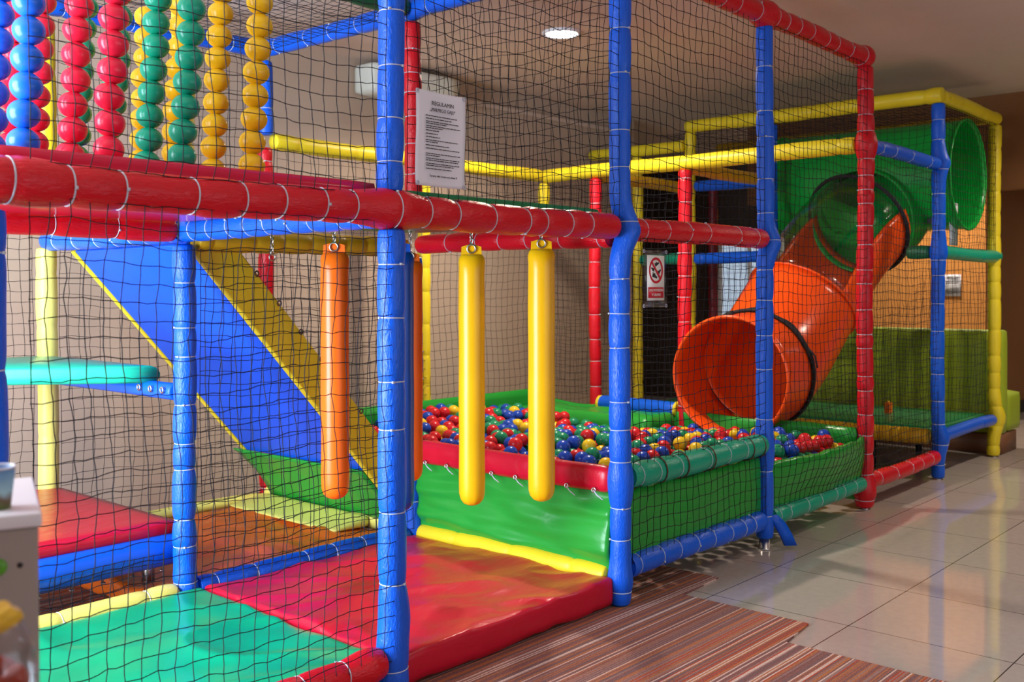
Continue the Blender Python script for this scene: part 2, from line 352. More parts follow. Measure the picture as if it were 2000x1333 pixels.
post(1.2, 2.4, [(.02, 2.05, R_, 'red', []), (2.12, 2.53, R_, 'blue', [])], 'post behind the yellow side of the ramp, red below and blue above', gap=.3)
post(2.4, 2.4, [(.02, 2.05, R_, 'yellow', [])], 'yellow post at the back wall of the pit, just right of the blue bag', gap=.17, ties=False)
post(3.6, 2.4, [(.02, 2.04, R_, 'yellow', [])], 'yellow post where the two long yellow rails meet at the back', gap=.2, ties=False)
post(3.6, 1.93, [(.02, 2.04, R_, 'red', [])], 'red post at the back of the pit, left end of the dark blue tube', gap=.16)
post(3.6, 1.2, [(.02, 2.04, .046, 'red', [])], 'light red post standing just left of the slide mouth, behind the no-shoes sign', gap=.2)
post(4.8, 2.4, [(.02, 2.35, R_, 'yellow', [])], 'dull yellow post right behind the blue corner post of the pit', gap=.2, ties=False)
post(4.8, 1.9, [(.02, 2.50, R_, 'yellow', [])], 'yellow post under the back end of the yellow roof rail', gap=.2, ties=False)
post(4.8, 1.2, [(.02, 2.48, R_, 'blue', [])], 'dark blue post half hidden behind the blue post with the loose flap', gap=.2)
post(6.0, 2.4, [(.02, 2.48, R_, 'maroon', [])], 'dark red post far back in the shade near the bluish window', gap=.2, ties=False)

# loose flap at the foot of post C
c_ = bpy.data.objects['padded_post.003']
pts = [(.0, -.03, .17), (.03, -.055, .13), (.062, -.075, .07), (.085, -.088, .015)]
V = []; F = []
for i, p in enumerate(pts):
    for s in (-1, 1):
        for t in (0, 1): V.append((p[0]+s*.022, p[1]-s*.018-t*.012, p[2]))
for i in range(3):
    a, b_ = i*4, i*4+4
    F += [(a, a+1, b_+1, b_), (a+2, b_+2, b_+3, a+3), (a, b_, b_+2, a+2), (a+1, a+3, b_+3, b_+1)]
F += [(0, 2, 3, 1), (12, 13, 15, 14)]
mesh('loose_flap', V, F, 'blue', c_)

# ------------------------------------------------------------------ beams, upper level
beam((-1.2, 0, L1), (1.155, 0, L1), .052, 'red', 'thick red beam along the front, left of the pit corner, under the strings of balls', [J(1.2, .30, .075, (0, 0)), J(.06, .12, .08)], gap=.145, tie_r=.0026, pinch=.10)
beam((1.235, 0, L1), (2.36, 0, L1), .048, 'red', 'red beam along the front above the teal pit rail', gap=.2, pinch=.06)
beam((4.845, 0, L1), (6.06, 0, L1), .046, 'teal', 'teal beam below the green tunnel mouth at the far right', gap=.5, ties=False)
beam((0, .06, 1.495), (0, 1.20, 1.495), .046, 'blue', 'light blue beam running back from the red joint to the post before the ramp', gap=.13)
beam((0, 1.21, 1.49), (0, 2.40, 1.49), .046, 'blue', 'blue beam across the top of the blue ramp', gap=.16)
beam((-1.2, 1.2, 1.495), (-.045, 1.2, 1.495), .046, 'red', 'red beam under the pink deck, behind the thick red front beam', gap=.2)
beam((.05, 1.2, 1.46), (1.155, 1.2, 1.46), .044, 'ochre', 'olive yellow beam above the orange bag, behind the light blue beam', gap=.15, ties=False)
beam((1.2, .045, 1.475), (1.2, 1.155, 1.475), .044, 'red', 'bright red beam behind the tops of the two yellow bags', gap=.16)
beam((4.8, 1.25, L1), (4.8, 1.85, L1), .044, 'blue', 'dark blue beam in the shade left of the slide, at sign height', gap=.4, ties=False)
beam((4.8, 1.95, L1), (4.8, 2.36, L1), .044, 'teal', 'short teal beam in the shade just right of the no-shoes sign', gap=.4, ties=False)
beam((4.8, .05, L1), (4.8, .20, L1), .044, 'green', 'dark green beam stub between the slide top and the next blue post', gap=.4, ties=False)
# middle rail level
beam((1.25, 2.4, MID), (3.56, 2.4, MID), .046, 'yellow', 'long yellow rail along the back wall, behind the paper notice', gap=.35, ties=False)
beam((3.6, .05, MID), (3.6, 2.4, MID), .048, 'yellow', 'long yellow rail running from the red front post to the back', gap=.4, ties=False)
beam((3.645, 0, MID), (4.755, 0, MID), .043, 'blue', 'blue beam between the red front post and the blue post beside the tunnel', gap=.25)
beam((4.8, 1.25, MID-.02), (4.8, 1.85, MID-.02), .042, 'blue', 'dark blue beam in the shade below the ochre beam', gap=.5, ties=False)
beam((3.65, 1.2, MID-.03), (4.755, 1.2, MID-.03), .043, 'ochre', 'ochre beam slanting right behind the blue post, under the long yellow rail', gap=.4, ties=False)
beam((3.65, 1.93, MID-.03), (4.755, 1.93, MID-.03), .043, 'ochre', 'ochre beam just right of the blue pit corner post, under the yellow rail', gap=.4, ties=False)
# top level
beam((1.2, .02, TOP), (1.2, 2.36, TOP), .046, 'blue', 'blue top beam slanting past the nearest post towards the back wall', [J(1.18, .2, .05)], gap=.2)
beam((.0, 2.4, TOP), (1.18, 2.4, TOP), .046, 'blue', 'blue top beam along the back wall behind the strings of balls', gap=.3)
beam((1.245, 0, TOP), (3.62, 0, TOP), .050, 'red', 'red top beam along the front, ending at the red post', [J(1.155, .35, .07), J(2.33, .3, .07)], gap=.16)
beam((.05, 1.2, TOP), (1.15, 1.2, TOP), .046, 'green', 'dark green top beam meeting the red post behind the nearest blue post', gap=.4, ties=False)
beam((4.8, -.03, 2.54), (4.8, 1.93, 2.54), .050, 'yellow', 'yellow roof rail running back from the peak above the slide', [J(.03, .12, .06)], gap=.35, ties=False)
beam((4.83, 0, 2.54), (6.03, 0, 2.54), .048, 'yellow', 'yellow roof rail sloping right above the green tunnel mouth', [J(1.17, .1, .05)], gap=.35, ties=False)
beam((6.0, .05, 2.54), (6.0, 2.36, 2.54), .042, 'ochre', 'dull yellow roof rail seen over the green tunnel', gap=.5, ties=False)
beam((4.8, 1.95, 2.40), (4.8, 2.88, 2.40), .046, 'yellow', 'short yellow rail just right of the blue corner post, above the long yellow rail', gap=.4, ties=False)
# floor level and pit rails
beam((-1.2, 0, .125), (-.045, 0, .125), .044, 'red', 'red floor tube left of the nearest blue post, before the green mat', [J(1.10, .2, .05)], gap=.14)
beam((1.25, 0, .15), (2.355, 0, .15), .048, 'blue', 'blue floor tube in front of the green pit side', gap=.13)
beam((2.445, 0, .15), (3.55, 0, .15), .046, 'teal', 'teal floor tube below the bulging green pit side', gap=.16)
beam((3.655, 0, .15), (4.755, 0, .15), .046, 'red', 'red floor tube between the red post and the blue post at right', gap=.25)
beam((.045, 1.2, .10), (1.155, 1.2, .10), .045, 'blue', 'blue floor tube between the orange mat and the red mat', gap=.2)
beam((-1.2, 1.2, .085), (-.045, 1.2, .085), .050, 'pale', 'pale yellow floor tube at the back edge of the green mat', gap=.25)
beam((1.2, .05, .115), (1.2, 1.15, .115), .045, 'yellow', 'yellow floor tube along the foot of the front pit panel', gap=.3, ties=False)
beam((1.2, 1.25, .14), (1.2, 2.36, .14), .055, 'pale', 'pale yellow tube at the foot of the ramp, behind the orange mat', gap=.3, ties=False)
beam((.05, 2.4, .12), (1.15, 2.4, .12), .03, 'pale', 'thin pale yellow tube along the back edge of the orange mat', gap=.5, ties=False)
rail = beam((1.245, 0, .51), (2.36, 0, .51), .052, 'teal', 'teal padded rail on top of the green pit side, lashed with brown cord', gap=.18)
for x in (1.47, 1.64, 1.86, 2.21, 2.32):
    z = x-1.245; pts = []
    for k in range(16):
        a = 2*PI*k/16; pts.append((.0545*math.cos(a), .0545*math.sin(a), z+.012*math.sin(a)+.004*(k/16)))
    v = polytube(pts, .0032, 5, True); mesh('rope_lashing', v[0], v[1], 'lash', rail)
tube = beam((3.6, 1.25, .47), (3.6, 1.885, .47), .055, 'blue', 'dark blue tube with yellow ends at the back right of the ball pit', gap=2, ties=False)
for z in (.004, .631):
    V, F = rings_vf([[(r*math.cos(2*PI*i/20), r*math.sin(2*PI*i/20), z+dz) for i in range(20)] for dz, r in ((-.012, .045), (-.008, .057), (.008, .057), (.012, .045))])
    mesh('end_cap', V, F, 'yellow', tube)
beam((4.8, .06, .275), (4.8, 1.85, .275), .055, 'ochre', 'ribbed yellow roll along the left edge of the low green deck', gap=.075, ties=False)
beam((4.85, 0, .285), (5.955, 0, .285), .042, 'blue', 'dark blue tube along the front edge of the low green deck', gap=3, ties=False)

# ------------------------------------------------------------------ decks, mats, stairs
def wr(seed, amp, sx, sy, edge=None):
    def f(v):
        n = noise.noise(Vector((v.x*sx+seed, v.y*sy, v.z*3+seed)))+.5*noise.noise(Vector((v.x*sx*2.3, v.y*sy*2.3+seed, v.z*3)))
        rg = 1-abs(noise.noise(Vector((v.x*sx*.9+v.y*sy*.5+seed*2, v.y*sy*.8, seed))))*2
        return v+Vector((0, 0, amp*(n+.8*max(0, rg)**3)))
    return f
deckt = empty('deck', 'red upper deck under the hanging strings of balls', 'deck', (-.6, .6, 1.53), 'upper decks')
def loc_rbox(name, root, x0, x1, y0, y1, z0, z1, mat, **k):
    o = rbox(name, x0-root.location.x, x1-root.location.x, y0-root.location.y, y1-root.location.y, z0-root.location.z, z1-root.location.z, mat, root, **k); return o
loc_rbox('deck_mat', deckt, -1.2, -.004, .055, 1.14, 1.515, 1.600, 'deck_red', rad=.02, n=(12, 12, 3))
decku = empty('deck', 'green upper deck above the hanging punch bags', 'deck', (.6, .6, 1.53), 'upper decks')
loc_rbox('deck_mat', decku, .055, 1.15, .055, 1.14, 1.52, 1.586, 'mat_deck', rad=.02, n=(12, 12, 3))
# floor mats
o = rbox('floor_mat', .045, 1.16, .0, 1.15, .008, .112, 'mat_red', rad=.012, n=(80, 80, 4), disp=wr(3, .013, 3.2, 4))
tag(o, 'thick red floor mat in the entrance, between the nearest posts', 'mat', 'padded floor mats')
o = rbox('floor_mat', -1.25, .035, .05, 1.145, .008, .105, 'mat_green', rad=.015, n=(80, 80, 4), disp=wr(8, .015, 2.2, 2.6))
tag(o, 'bright green floor mat behind the net at the bottom left', 'mat', 'padded floor mats')
o = rbox('floor_mat', -.13, 1.13, 1.26, 2.36, .008, .10, 'mat_orange', rad=.02, n=(50, 44, 4), disp=wr(14, .022, 4.5, 5.5))
tag(o, 'wrinkled orange floor mat under the blue ramp', 'mat', 'padded floor mats')
# yellow wedge at the ramp foot
o = rbox('wedge_mat', .92, 1.14, 1.45, 2.34, .105, .165, 'pale', rad=.02, n=(10, 16, 3), disp=lambda v: Vector((v.x, v.y, .115+(v.z-.115)*max(.1, (v.x-.86)/.28))))
tag(o, 'pale yellow wedge on the back of the orange mat', 'mat')
# low red step with a blue roll
st = empty('step', 'low red step with a blue roll edge at the far left, lowest of the stairs', 'step', (-.5, 1.9, 0), 'stair steps at the left')
loc_rbox('step_mat', st, -1.25, .055, 1.33, 2.42, .285, .345, 'mat_red', rad=.022, n=(24, 20, 3))
vf, _ = sleeve_vf(0, 1.29, .062, [], (), 3, 20, 0, .001, 0); ob = mesh('edge_roll', *vf, 'mat_blue', st, True)
ob.rotation_euler = (0, PI/2, 0); ob.location = (-1.25+.5, 1.34-1.9, .235)
loc_rbox('step_board', st, -1.2, .03, 1.42, 2.40, .25, .284, 'board', rad=.005, n=(2, 2, 1))
for i in range(9):
    x = -.98+i*.12; V, F = torus_vf(.008, .0025, n=10, k=5); sv = box_vf(-.003, .003, -.003, .003, 0, .035); V, F = join((V, F), sv)
    ob = mesh('strap_buckle', V, F, 'steel', st); ob.location = (x+.5, 1.345-1.9, .155)
for x in (-1.15, -.02):
    for y in (1.45, 2.34): loc_rbox('leg', st, x-.02, x+.02, y-.02, y+.02, .008, .25, 'steel', rad=.004, n=(1, 1, 1))
# teal corner step
ts = empty('step', 'teal corner step above the red one, near the left post', 'step', (-.3, 2.1, .9), 'stair steps at the left')
poly = [(.02, 1.42), (.03, 2.44), (-1.15, 2.44), (-1.12, 2.36)]
def prism_round(poly, z0, z1, r=.02):
    c = Vector((sum(p[0] for p in poly)/len(poly), sum(p[1] for p in poly)/len(poly)))
    fine = []
    for i in range(len(poly)):
        a = Vector(poly[i]); b_ = Vector(poly[(i+1) % len(poly)])
        for k in range(10): fine.append(a.lerp(b_, k/10))
    rings = []
    for s, z in ((-1, z0), (-.35, z0+r*.3), (0, z0+r), (0, z1-r), (-.35, z1-r*.3), (-1, z1)):
        rings.append([(p.x+(c.x-p.x)*(-s)*.04, p.y+(c.y-p.y)*(-s)*.04, z) for p in fine])
    return rings_vf(rings)
V, F = prism_round(poly, .888, .958, .028); mesh('step_mat', [Vector(v)-ts.location for v in V], F, 'mat_teal', ts)
vf, _ = sleeve_vf(0, 1.08, .034, [], (), 4, 16, 0, .001, 0); ob = mesh('edge_roll', *vf, 'mat_blue', ts); ob.rotation_euler = (-PI/2, 0, 0); ob.location = (.3, 1.26-2.1, .865-.9)
for i in range(3):
    V, F = torus_vf(.011, .004, n=12, k=5); ob = mesh('strap_buckle', V, F, 'steel', ts); ob.rotation_euler = (0, PI/2, 0); ob.location = (.26, 1.30-2.1+i*.09, .872-.9)

# ------------------------------------------------------------------ blue ramp
rp = empty('ramp_slide', 'blue ramp with yellow sides, seen from below, leading to the ball pit', 'slide', (0, 1.7, 0))
A0, A1 = Vector((.03, 0, 1.44)), Vector((.93, 0, .43)); dv = (A1-A0).normalized(); nv = Vector((-dv.z, 0, dv.x))
def slab(name, y0, y1, h0, h1, mat, s0=0, s1=1, n=24):
    V = []; F = []
    Ln = (A1-A0).length
    for i in range(n+1):
        u = s0+(s1-s0)*i/n; p = A0+dv*Ln*u
        for y, h in ((y0, h0), (y1, h0), (y1, h1), (y0, h1)): q = p+nv*h; V.append((q.x, y-1.7, q.z))
    for i in range(n):
        for k in range(4): F.append((i*4+k, i*4+(k+1) % 4, i*4+4+(k+1) % 4, i*4+4+k))
    F += [(0, 1, 2, 3), (n*4+3, n*4+2, n*4+1, n*4)]
    o = mesh(name, V, F, mat, rp, False)
    md = o.modifiers.new('bevel', 'BEVEL'); md.width = .006; md.segments = 2; md.limit_method = 'ANGLE'
    return o
slab('slide_bed', 1.245, 2.185, 0, .05, 'slide_blue')
yrail = slab('side_rail', 1.205, 1.24, -.005, .155, 'mat_yellow', .03, 1.10)
slab('side_rail', 2.19, 2.22, -.005, .155, 'mat_yellow')
# lacing along the yellow rail
for i in range(8):
    u = (i+.7)/8.2; p = A0+dv*(A1-A0).length*u+nv*.15; V, F = torus_vf(.010, .0035, n=10, k=5); ob = mesh('lacing', V, F, 'lash', yrail); ob.location = (p.x, 1.198-1.7, p.z); ob.rotation_euler = (PI/2, 0, 0)
# green apron below the bed
V = []; F = []; nu, nv_ = 16, 10
for i in range(nu+1):
    for j in range(nv_+1):
        y = 1.24+(2.28-1.24)*i/nu; t = j/nv_; x = .915+.245*t**.8; z = .435-.29*t; k = .012*math.sin(y*26+t*3)*math.sin(PI*t)
        V.append((x-k, y-1.7, z))
for i in range(nu):
    for j in range(nv_): a = i*(nv_+1)+j; F.append((a, a+1, a+nv_+2, a+nv_+1))
o = mesh('apron', V, F, 'liner', rp); md = o.modifiers.new('solid', 'SOLIDIFY'); md.thickness = .008

# ------------------------------------------------------------------ ball pit
pit = empty('ball_pit', 'green vinyl ball pit with a red padded rim', 'ball pit', (2.4, 1.2, 0))
PL = pit.location
def pbox(name, *a, **k):
    mat = a[6]; return rbox(name, a[0]-PL.x, a[1]-PL.x, a[2]-PL.y, a[3]-PL.y, a[4], a[5], mat, pit, **k)
def foldx(seed, amp):
    def f(v):
        t = (v.z-.1)/.35
        return v+Vector((-amp*(noise.noise(Vector((v.y*2.2+seed, v.z*9-v.y*1.5, seed)))+.7*noise.noise(Vector((v.y*5, v.z*20, seed+4))))-.03*math.sin(PI*min(1, max(0, t))), 0, 0))
    return f
pbox('front_panel', 1.205, 1.245, .03, 1.16, .06, .46, 'liner', rad=.012, n=(1, 60, 44), disp=foldx(2, .026))
rim = pbox('rim_pad', 1.165, 1.235, .03, 1.17, .445, .555, 'mat_red', rad=.035, n=(4, 30, 6), disp=lambda v: v+Vector((.004*noise.noise(Vector((0, v.y*9, v.z*20))), 0, .006*noise.noise(Vector((v.y*4, 0, 3))))))
for i in range(8):
    y = .10+i*.14
    V, F = torus_vf(.009, .003, n=12, k=5); ob = mesh('eyelet', V, F, 'steel', rim); ob.rotation_euler = (0, PI/2, 0); ob.location = (1.160-PL.x, y-PL.y, .458)
    v = polytube([(1.158-PL.x, y-PL.y, .458), (1.156-PL.x, y-.02-PL.y, .44), (1.16-PL.x, y-.045-PL.y, .425)], .0025, 5); mesh('lacing', v[0], v[1], 'tie', rim)
def foldy(seed, amp, bul, x0, x1):
    def f(v):
        u = min(1, max(0, (v.x+PL.x-x0)/(x1-x0))); t = min(1, max(0, (v.z-.12)/.3))
        return v+Vector((0, -bul*math.sin(PI*u)**.7*math.sin(PI*.62*t**1.3)-amp*noise.noise(Vector((v.x*4+seed, v.z*7, seed))), .012*noise.noise(Vector((v.x*9, seed, 0)))*(1 if t > .9 else 0)))
    return f
pbox('side_panel', 1.24, 2.39, .0, .03, .10, .452, 'liner', rad=.01, n=(40, 1, 16), disp=foldy(5, .010, .0, 1.24, 2.39))
pbox('side_panel', 2.41, 3.60, .0, .03, .12, .415, 'liner', rad=.01, n=(40, 1, 16), disp=foldy(9, .012, .065, 2.41, 3.6))
pbox('back_panel', 1.24, 3.60, 2.34, 2.375, .05, .56, 'liner', rad=.012, n=(40, 1, 10))
pbox('end_panel', 3.555, 3.60, .03, 2.34, .05, .47, 'liner', rad=.012, n=(1, 40, 10), disp=lambda v: v+Vector((-.02*noise.noise(Vector((v.y*5, v.z*6, 2))), 0, .03*noise.noise(Vector((v.y*3, 1, 1))))))
pbox('end_pad', 3.2, 3.55, 1.22, 2.34, .05, .46, 'liner', rad=.06, n=(24, 40, 8), disp=lambda v: v+Vector((0, 0, .016*noise.noise(Vector((v.x*5, v.y*6, 1)))+.012*noise.noise(Vector((v.x*11, v.y*4, 5))))))
pbox('base', 1.45, 3.5, .35, 2.3, .01, .05, 'black', rad=.005, n=(1, 1, 1))  # support board; black puts the shadow under the floor tube into its colour

# balls: two loose layers; those the picture shows are objects of their own
rnd = random.Random(21); BD = .076; cand = []
def surf(x, y): return .405+.02*math.sin(x*3.1+1)+.02*math.sin(y*4+x*2)+.035*max(0, (y-1.0)/1.3)
rows = 0; y = .085
while y < 2.28:
    x = 1.30+(.0415 if rows % 2 else 0)
    while x < 3.50:
        if not (x > 3.12 and y > 1.16) and not (x > 3.3 and .3 < y < 1.2): cand.append((x+rnd.uniform(-.003, .003), y+rnd.uniform(-.003, .003), surf(x, y)-.045+rnd.uniform(-.014, .014)))
        x += .083
    y += .072; rows += 1
base = list(cand); up2 = []
for bx, by, bz in base:
    if rnd.random() < .55 and 1.3 < bx < 3.45:
        p = (bx+.0415, by+.024, bz+.060)
        if p[1] < 2.28 and not (p[0] > 3.08 and p[1] > 1.12) and all((p[0]-q[0])**2+(p[1]-q[1])**2+(p[2]-q[2])**2 > .078**2 for q in up2[-160:]): up2.append(p)
up3 = []
for bx, by, bz in up2:
    if rnd.random() < .16:
        p = (bx+.038, by+.025, bz+.061)
        if p[1] < 2.26 and p[0] < 2.85 and all((p[0]-q[0])**2+(p[1]-q[1])**2+(p[2]-q[2])**2 > .078**2 for q in up3+up2): up3.append(p)
balls = np.array(base+up2+up3)
def project(P):
    d = P-np.array(CAM); z = d@np.array(fw)
    return 1000+FPX*(d@np.array(rt))/z, 591.96-FPX*(d@np.array(up))/z, z
bx, by, bz = project(balls); br_ = FPX*BD/2/bz
buf = np.full((334, 500), -1, int); S = .25
for i in np.argsort(-bz):
    cx, cy, r = bx[i]-950+150, by[i]-700, br_[i]
    if not (0 < cx < 1000 and 0 < cy < 334): continue
    y0, y1, x0, x1 = int(max(0, cy-r)), int(min(333, cy+r)), int(max(0, (cx-r)/2)), int(min(499, (cx+r)/2))
    yy, xx = np.mgrid[y0:y1+1, x0:x1+1]
    mk = (xx*2-cx)**2+(yy-cy)**2 < r*r
    buf[y0:y1+1, x0:x1+1][mk] = i
yy, xx = np.mgrid[0:334, 0:500]; X = xx*2+800; Y = yy+700
hid = (X < 822)
hid |= (X < 1190) & (Y > 876+(X-823)*.182)
hid |= (X > 1188) & (X < 1236)
hid |= (X >= 1236) & (X < 1480) & (Y > 912-(X-1236)*.235)
hid |= (X >= 1470) & (X < 1512)
hid |= (X >= 1512) & (Y > 892-(X-1512)*.05)
hid |= ((X-1424)/118.0)**2+((Y-738)/122.0)**2 < 1
for a, b_ in ((902, 952), (1032, 1084)): hid |= (X > a) & (X < b_)
buf[hid] = -1
cnt = np.bincount(buf[buf >= 0], minlength=len(balls))
order = [i for i in np.argsort(-cnt) if cnt[i] > 3]
cols = ['red', 'blue', 'green', 'yellow']
bm = bmesh.new(); bmesh.ops.create_uvsphere(bm, u_segments=20, v_segments=12, radius=BD/2)
bme = {}
for c in cols:
    me = bpy.data.meshes.new('pit_ball'); bm.to_mesh(me); me.materials.append(M['ball_'+c]); me.polygons.foreach_set('use_smooth', [True]*len(me.polygons)); bme[c] = me
bm.free()
colof = [rnd.choices(cols, (31, 30, 27, 12))[0] for _ in balls]
single = set(order[:290])
for i in order[:290]:
    c = colof[i]; o = bpy.data.objects.new('pit_ball', bme[c]); COL.objects.link(o); o.location = balls[i]
    o.rotation_euler = (rnd.uniform(0, 6), rnd.uniform(0, 6), 0)
    tag(o, 'small %s plastic ball lying among the balls in the pit' % c, 'ball', '%s balls in the pit' % c)
rest = [i for i in range(len(balls)) if i not in single]
bm = bmesh.new(); bmesh.ops.create_icosphere(bm, subdivisions=2, radius=BD/2); sv = [v.co.copy() for v in bm.verts]; sf = [tuple(v.index for v in f.verts) for f in bm.faces]; bm.free()
V = []; F = []; mi = []
for i in rest:
    o_ = len(V); p = Vector(balls[i]); V += [v+p for v in sv]; F += [tuple(a+o_ for a in f) for f in sf]; mi += [cols.index(colof[i])]*len(sf)
me = bpy.data.meshes.new('loose_balls'); me.from_pydata([tuple(v) for v in V], [], F)
for c in cols: me.materials.append(M['ball_'+c])
me.polygons.foreach_set('material_index', mi); me.polygons.foreach_set('use_smooth', [True]*len(F))
o = bpy.data.objects.new('loose_balls', me); COL.objects.link(o); tag(o, 'mass of small coloured plastic balls filling the pit under the top ones', 'balls', kind='stuff')
print('balls single', len(single), 'visible', len(order), 'all', len(balls))

# ------------------------------------------------------------------ strings of balls
bm = bmesh.new(); bmesh.ops.create_uvsphere(bm, u_segments=28, v_segments=18, radius=1)
for v in bm.verts: v.co = Vector((v.co.x*.0405, v.co.y*.0405, v.co.z*.0375))
bead = {}
for c in cols:
    me = bpy.data.meshes.new('bead'); bm.to_mesh(me); me.materials.append(M['bead_'+c]); me.polygons.foreach_set('use_smooth', [True]*len(me.polygons)); bead[c] = me
bm.free()
rowsY = ((.31, 'in the row nearest the net'), (.52, 'in the second row from the net'), (.77, 'in the third row from the net'), (.98, 'in the back row'))
XC = ((-.28, 'yellow'), (-.505, 'green'), (-.732, 'red'), (-.955, 'blue'))
for yy_, rown in rowsY:
    for xx_, c in XC:
        if yy_ > .6 and c == 'blue' : pass
        jx, jy = rnd.uniform(-.006, .006), rnd.uniform(-.006, .006)
        root = empty('ball_string', 'hanging string of %s balls %s' % (c, rown), 'ball string', (xx_+jx-.017, yy_+jy, 1.600), 'hanging strings of balls')
        root.rotation_euler = (0, .066+rnd.uniform(-.012, .012), 0)
        V, F = polytube([(0, 0, 0), (0, 0, 1.2)], .004, 6); mesh('cord', V, F, 'cord', root)
        z0 = .036+rnd.uniform(0, .02)
        for k in range(9):
            o = bpy.data.objects.new('ball', bead[c]); COL.objects.link(o); o.parent = root; o.location = (rnd.uniform(-.003, .003), rnd.uniform(-.003, .003), z0+k*.072)
            o.rotation_euler = (rnd.uniform(-.08, .08), rnd.uniform(-.08, .08), rnd.uniform(0, 6))

# ------------------------------------------------------------------ punch bags
def chain_vf(z0, z1, r=.009):
    vfs = []; z = z0; k = 0
    while z < z1:
        V, F = torus_vf(r*.75, .0022, n=12, k=5)
        V = [(v[0], v[2], v[1]*1.5) for v in V]
        if k % 2: V = [(v[1], v[0], v[2]) for v in V]
        vfs.append(([(v[0], v[1], v[2]+z) for v in V], F)); z += r*1.75; k += 1
    return join(*vfs)
def bag(x, y, zb, zt, r, mat, label, yawz=0):
    root = empty('punch_bag', label, 'punch bag', (x, y, zb), 'hanging punch bags'); H = zt-zb; seg = 28; rings = []
    prof = [(0, .05), (.002, .35), (.010, .66), (.024, .88), (.045, .985), (.07, 1.0)]+[(h, 1.0+.012*math.sin(h*19)) for h in np.linspace(.1, H-.10, 22)]
    for h, s in prof:
        gather = .05*max(0, 1-h/.05)
        rings.append([(r*s*(1+gather*math.sin(9*t*2*PI/seg))*math.cos(t*2*PI/seg), r*s*(1+gather*math.sin(9*t*2*PI/seg))*math.sin(t*2*PI/seg), h) for t in range(seg)])
    for h, sx, sy in ((H-.07, 1.0, .97), (H-.045, 1.03, .86), (H-.028, .95, .62), (H-.018, .80, .42)):
        rings.append([(r*sx*math.cos(t*2*PI/seg)*(1+.04*math.sin(7*t)), r*sy*math.sin(t*2*PI/seg), h) for t in range(seg)])
    V, F = rings_vf(rings); a = Matrix.Rotation(yawz, 4, 'Z')
    mesh('bag_body', [a @ Vector(v) for v in V], F, mat, root)
    V = []; F = []
    tabp = [(-.042, H-.03), (.042, H-.03), (.040, H+.012), (.012, H+.02), (-.012, H+.02), (-.040, H+.012)]
    V, F = rings_vf([[(p[0]*r/.053, s, p[1]) for p in tabp] for s in (-.008, .008)]); tab = mesh('bag_tab', [a @ Vector(v) for v in V], F, mat, root, False)
    V, F = torus_vf(.016, .0035, n=18, k=6); V = [a @ Vector((v[0], v[2]-.013, v[1]+H+.004)) for v in V]; mesh('hook_ring', V, F, 'steel', tab)
    V, F = chain_vf(H+.018, 1.515-zb); mesh('chain', V, F, 'steel', root)
    return root
VX = math.atan2(-rt.y, rt.x)*-1
bag(.962, .206, .43, 1.438, .0525, 'bag_yellow', 'right one of the two hanging yellow punch bags', VX)
bag(.729, .361, .43, 1.415, .0505, 'bag_yellow', 'left one of the two hanging yellow punch bags', VX)
bag(.41, .795, .445, 1.425, .0545, 'bag_orange', 'orange punch bag hanging behind the net left of the nearest blue post', VX)
bag(.478, .493, .43, 1.42, .0525, 'bag_blue', 'dark blue punch bag hanging just behind the nearest blue post', VX)
bag(.838, .825, .45, 1.40, .050, 'bag_orange', 'narrow view of an orange punch bag behind the dark blue bag', VX)
hc = empty('hook_chain', 'empty steel hook chain hanging left of the orange bag', 'chain', (.28, 1.02, 1.38))
V, F = chain_vf(.03, .135); mesh('chain', V, F, 'steel', hc); V, F = torus_vf(.014, .003, n=16, k=6); mesh('hook_ring', [(v[0], v[2], v[1]+.012) for v in V], F, 'steel', hc)

# ------------------------------------------------------------------ slide tube and tunnel
def shell(path, rad, a0, a1, seg, thick=.012, refup=Vector((0, 0, 1))):
    """tube wall (closed cross-section between angles) along path; angle 0 = side, 90 = up"""
    n = len(path); full = abs(a1-a0) > 359; V = []; F = []; k = seg if full else seg+1
    for layer in (0, 1):
        for i, p in enumerate(path):
            t = (path[min(i+1, n-1)]-path[max(i-1, 0)]).normalized(); s = t.cross(refup).normalized(); u = s.cross(t)
            r = (rad[i] if isinstance(rad, list) else rad)-layer*thick
            for j in range(k):
                a = math.radians(a0+(a1-a0)*j/seg); V.append(p+s*r*math.cos(a)+u*r*math.sin(a))
    o = n*k
    for i in range(n-1):
        for j in range(seg):
            a, b_ = i*k+j, i*k+(j+1) % k
            F.append((a, b_, b_+k, a+k)); F.append((o+a, o+a+k, o+b_+k, o+b_))
    for j in range(seg):
        a, b_ = j, (j+1) % k; F.append((a, o+a, o+b_, b_)); q = (n-1)*k; F.append((q+a, q+b_, o+q+b_, o+q+a))
    if not full:
        for i in range(n-1):
            for j in (0, k-1): a = i*k+j; F.append((a, a+k, o+a+k, o+a))
    return V, F
def bez(p0, p1, p2, p3, n):
    out = []
    for i in range(n+1):
        t = i/n; out.append(p0*(1-t)**3+p1*3*t*(1-t)**2+p2*3*t*t*(1-t)+p3*t**3)
    return out
lip = Vector((3.395, .757, .726)); SR = .375
path = bez(lip, lip+Vector((.32, .03, .02)), Vector((3.85, .80, .70)), Vector((4.15, .78, .97)), 14)[:-1]+bez(Vector((4.15, .78, .97)), Vector((4.42, .76, 1.22)), Vector((4.70, .65, 1.62)), Vector((4.99, .60, 1.745)), 16)
sl = empty('tube_slide', 'orange tube slide with a clear upper half, its mouth over the ball pit', 'slide', lip)
def sadd(name, vf, mat, root=sl): return mesh(name, [Vector(v)-root.location for v in vf[0]], vf[1], mat, root)
msec = sadd('mouth_section', shell(path[:8], [SR]*8, 0, 360, 48), 'tube_orange')
ra = [SR-.004]*8
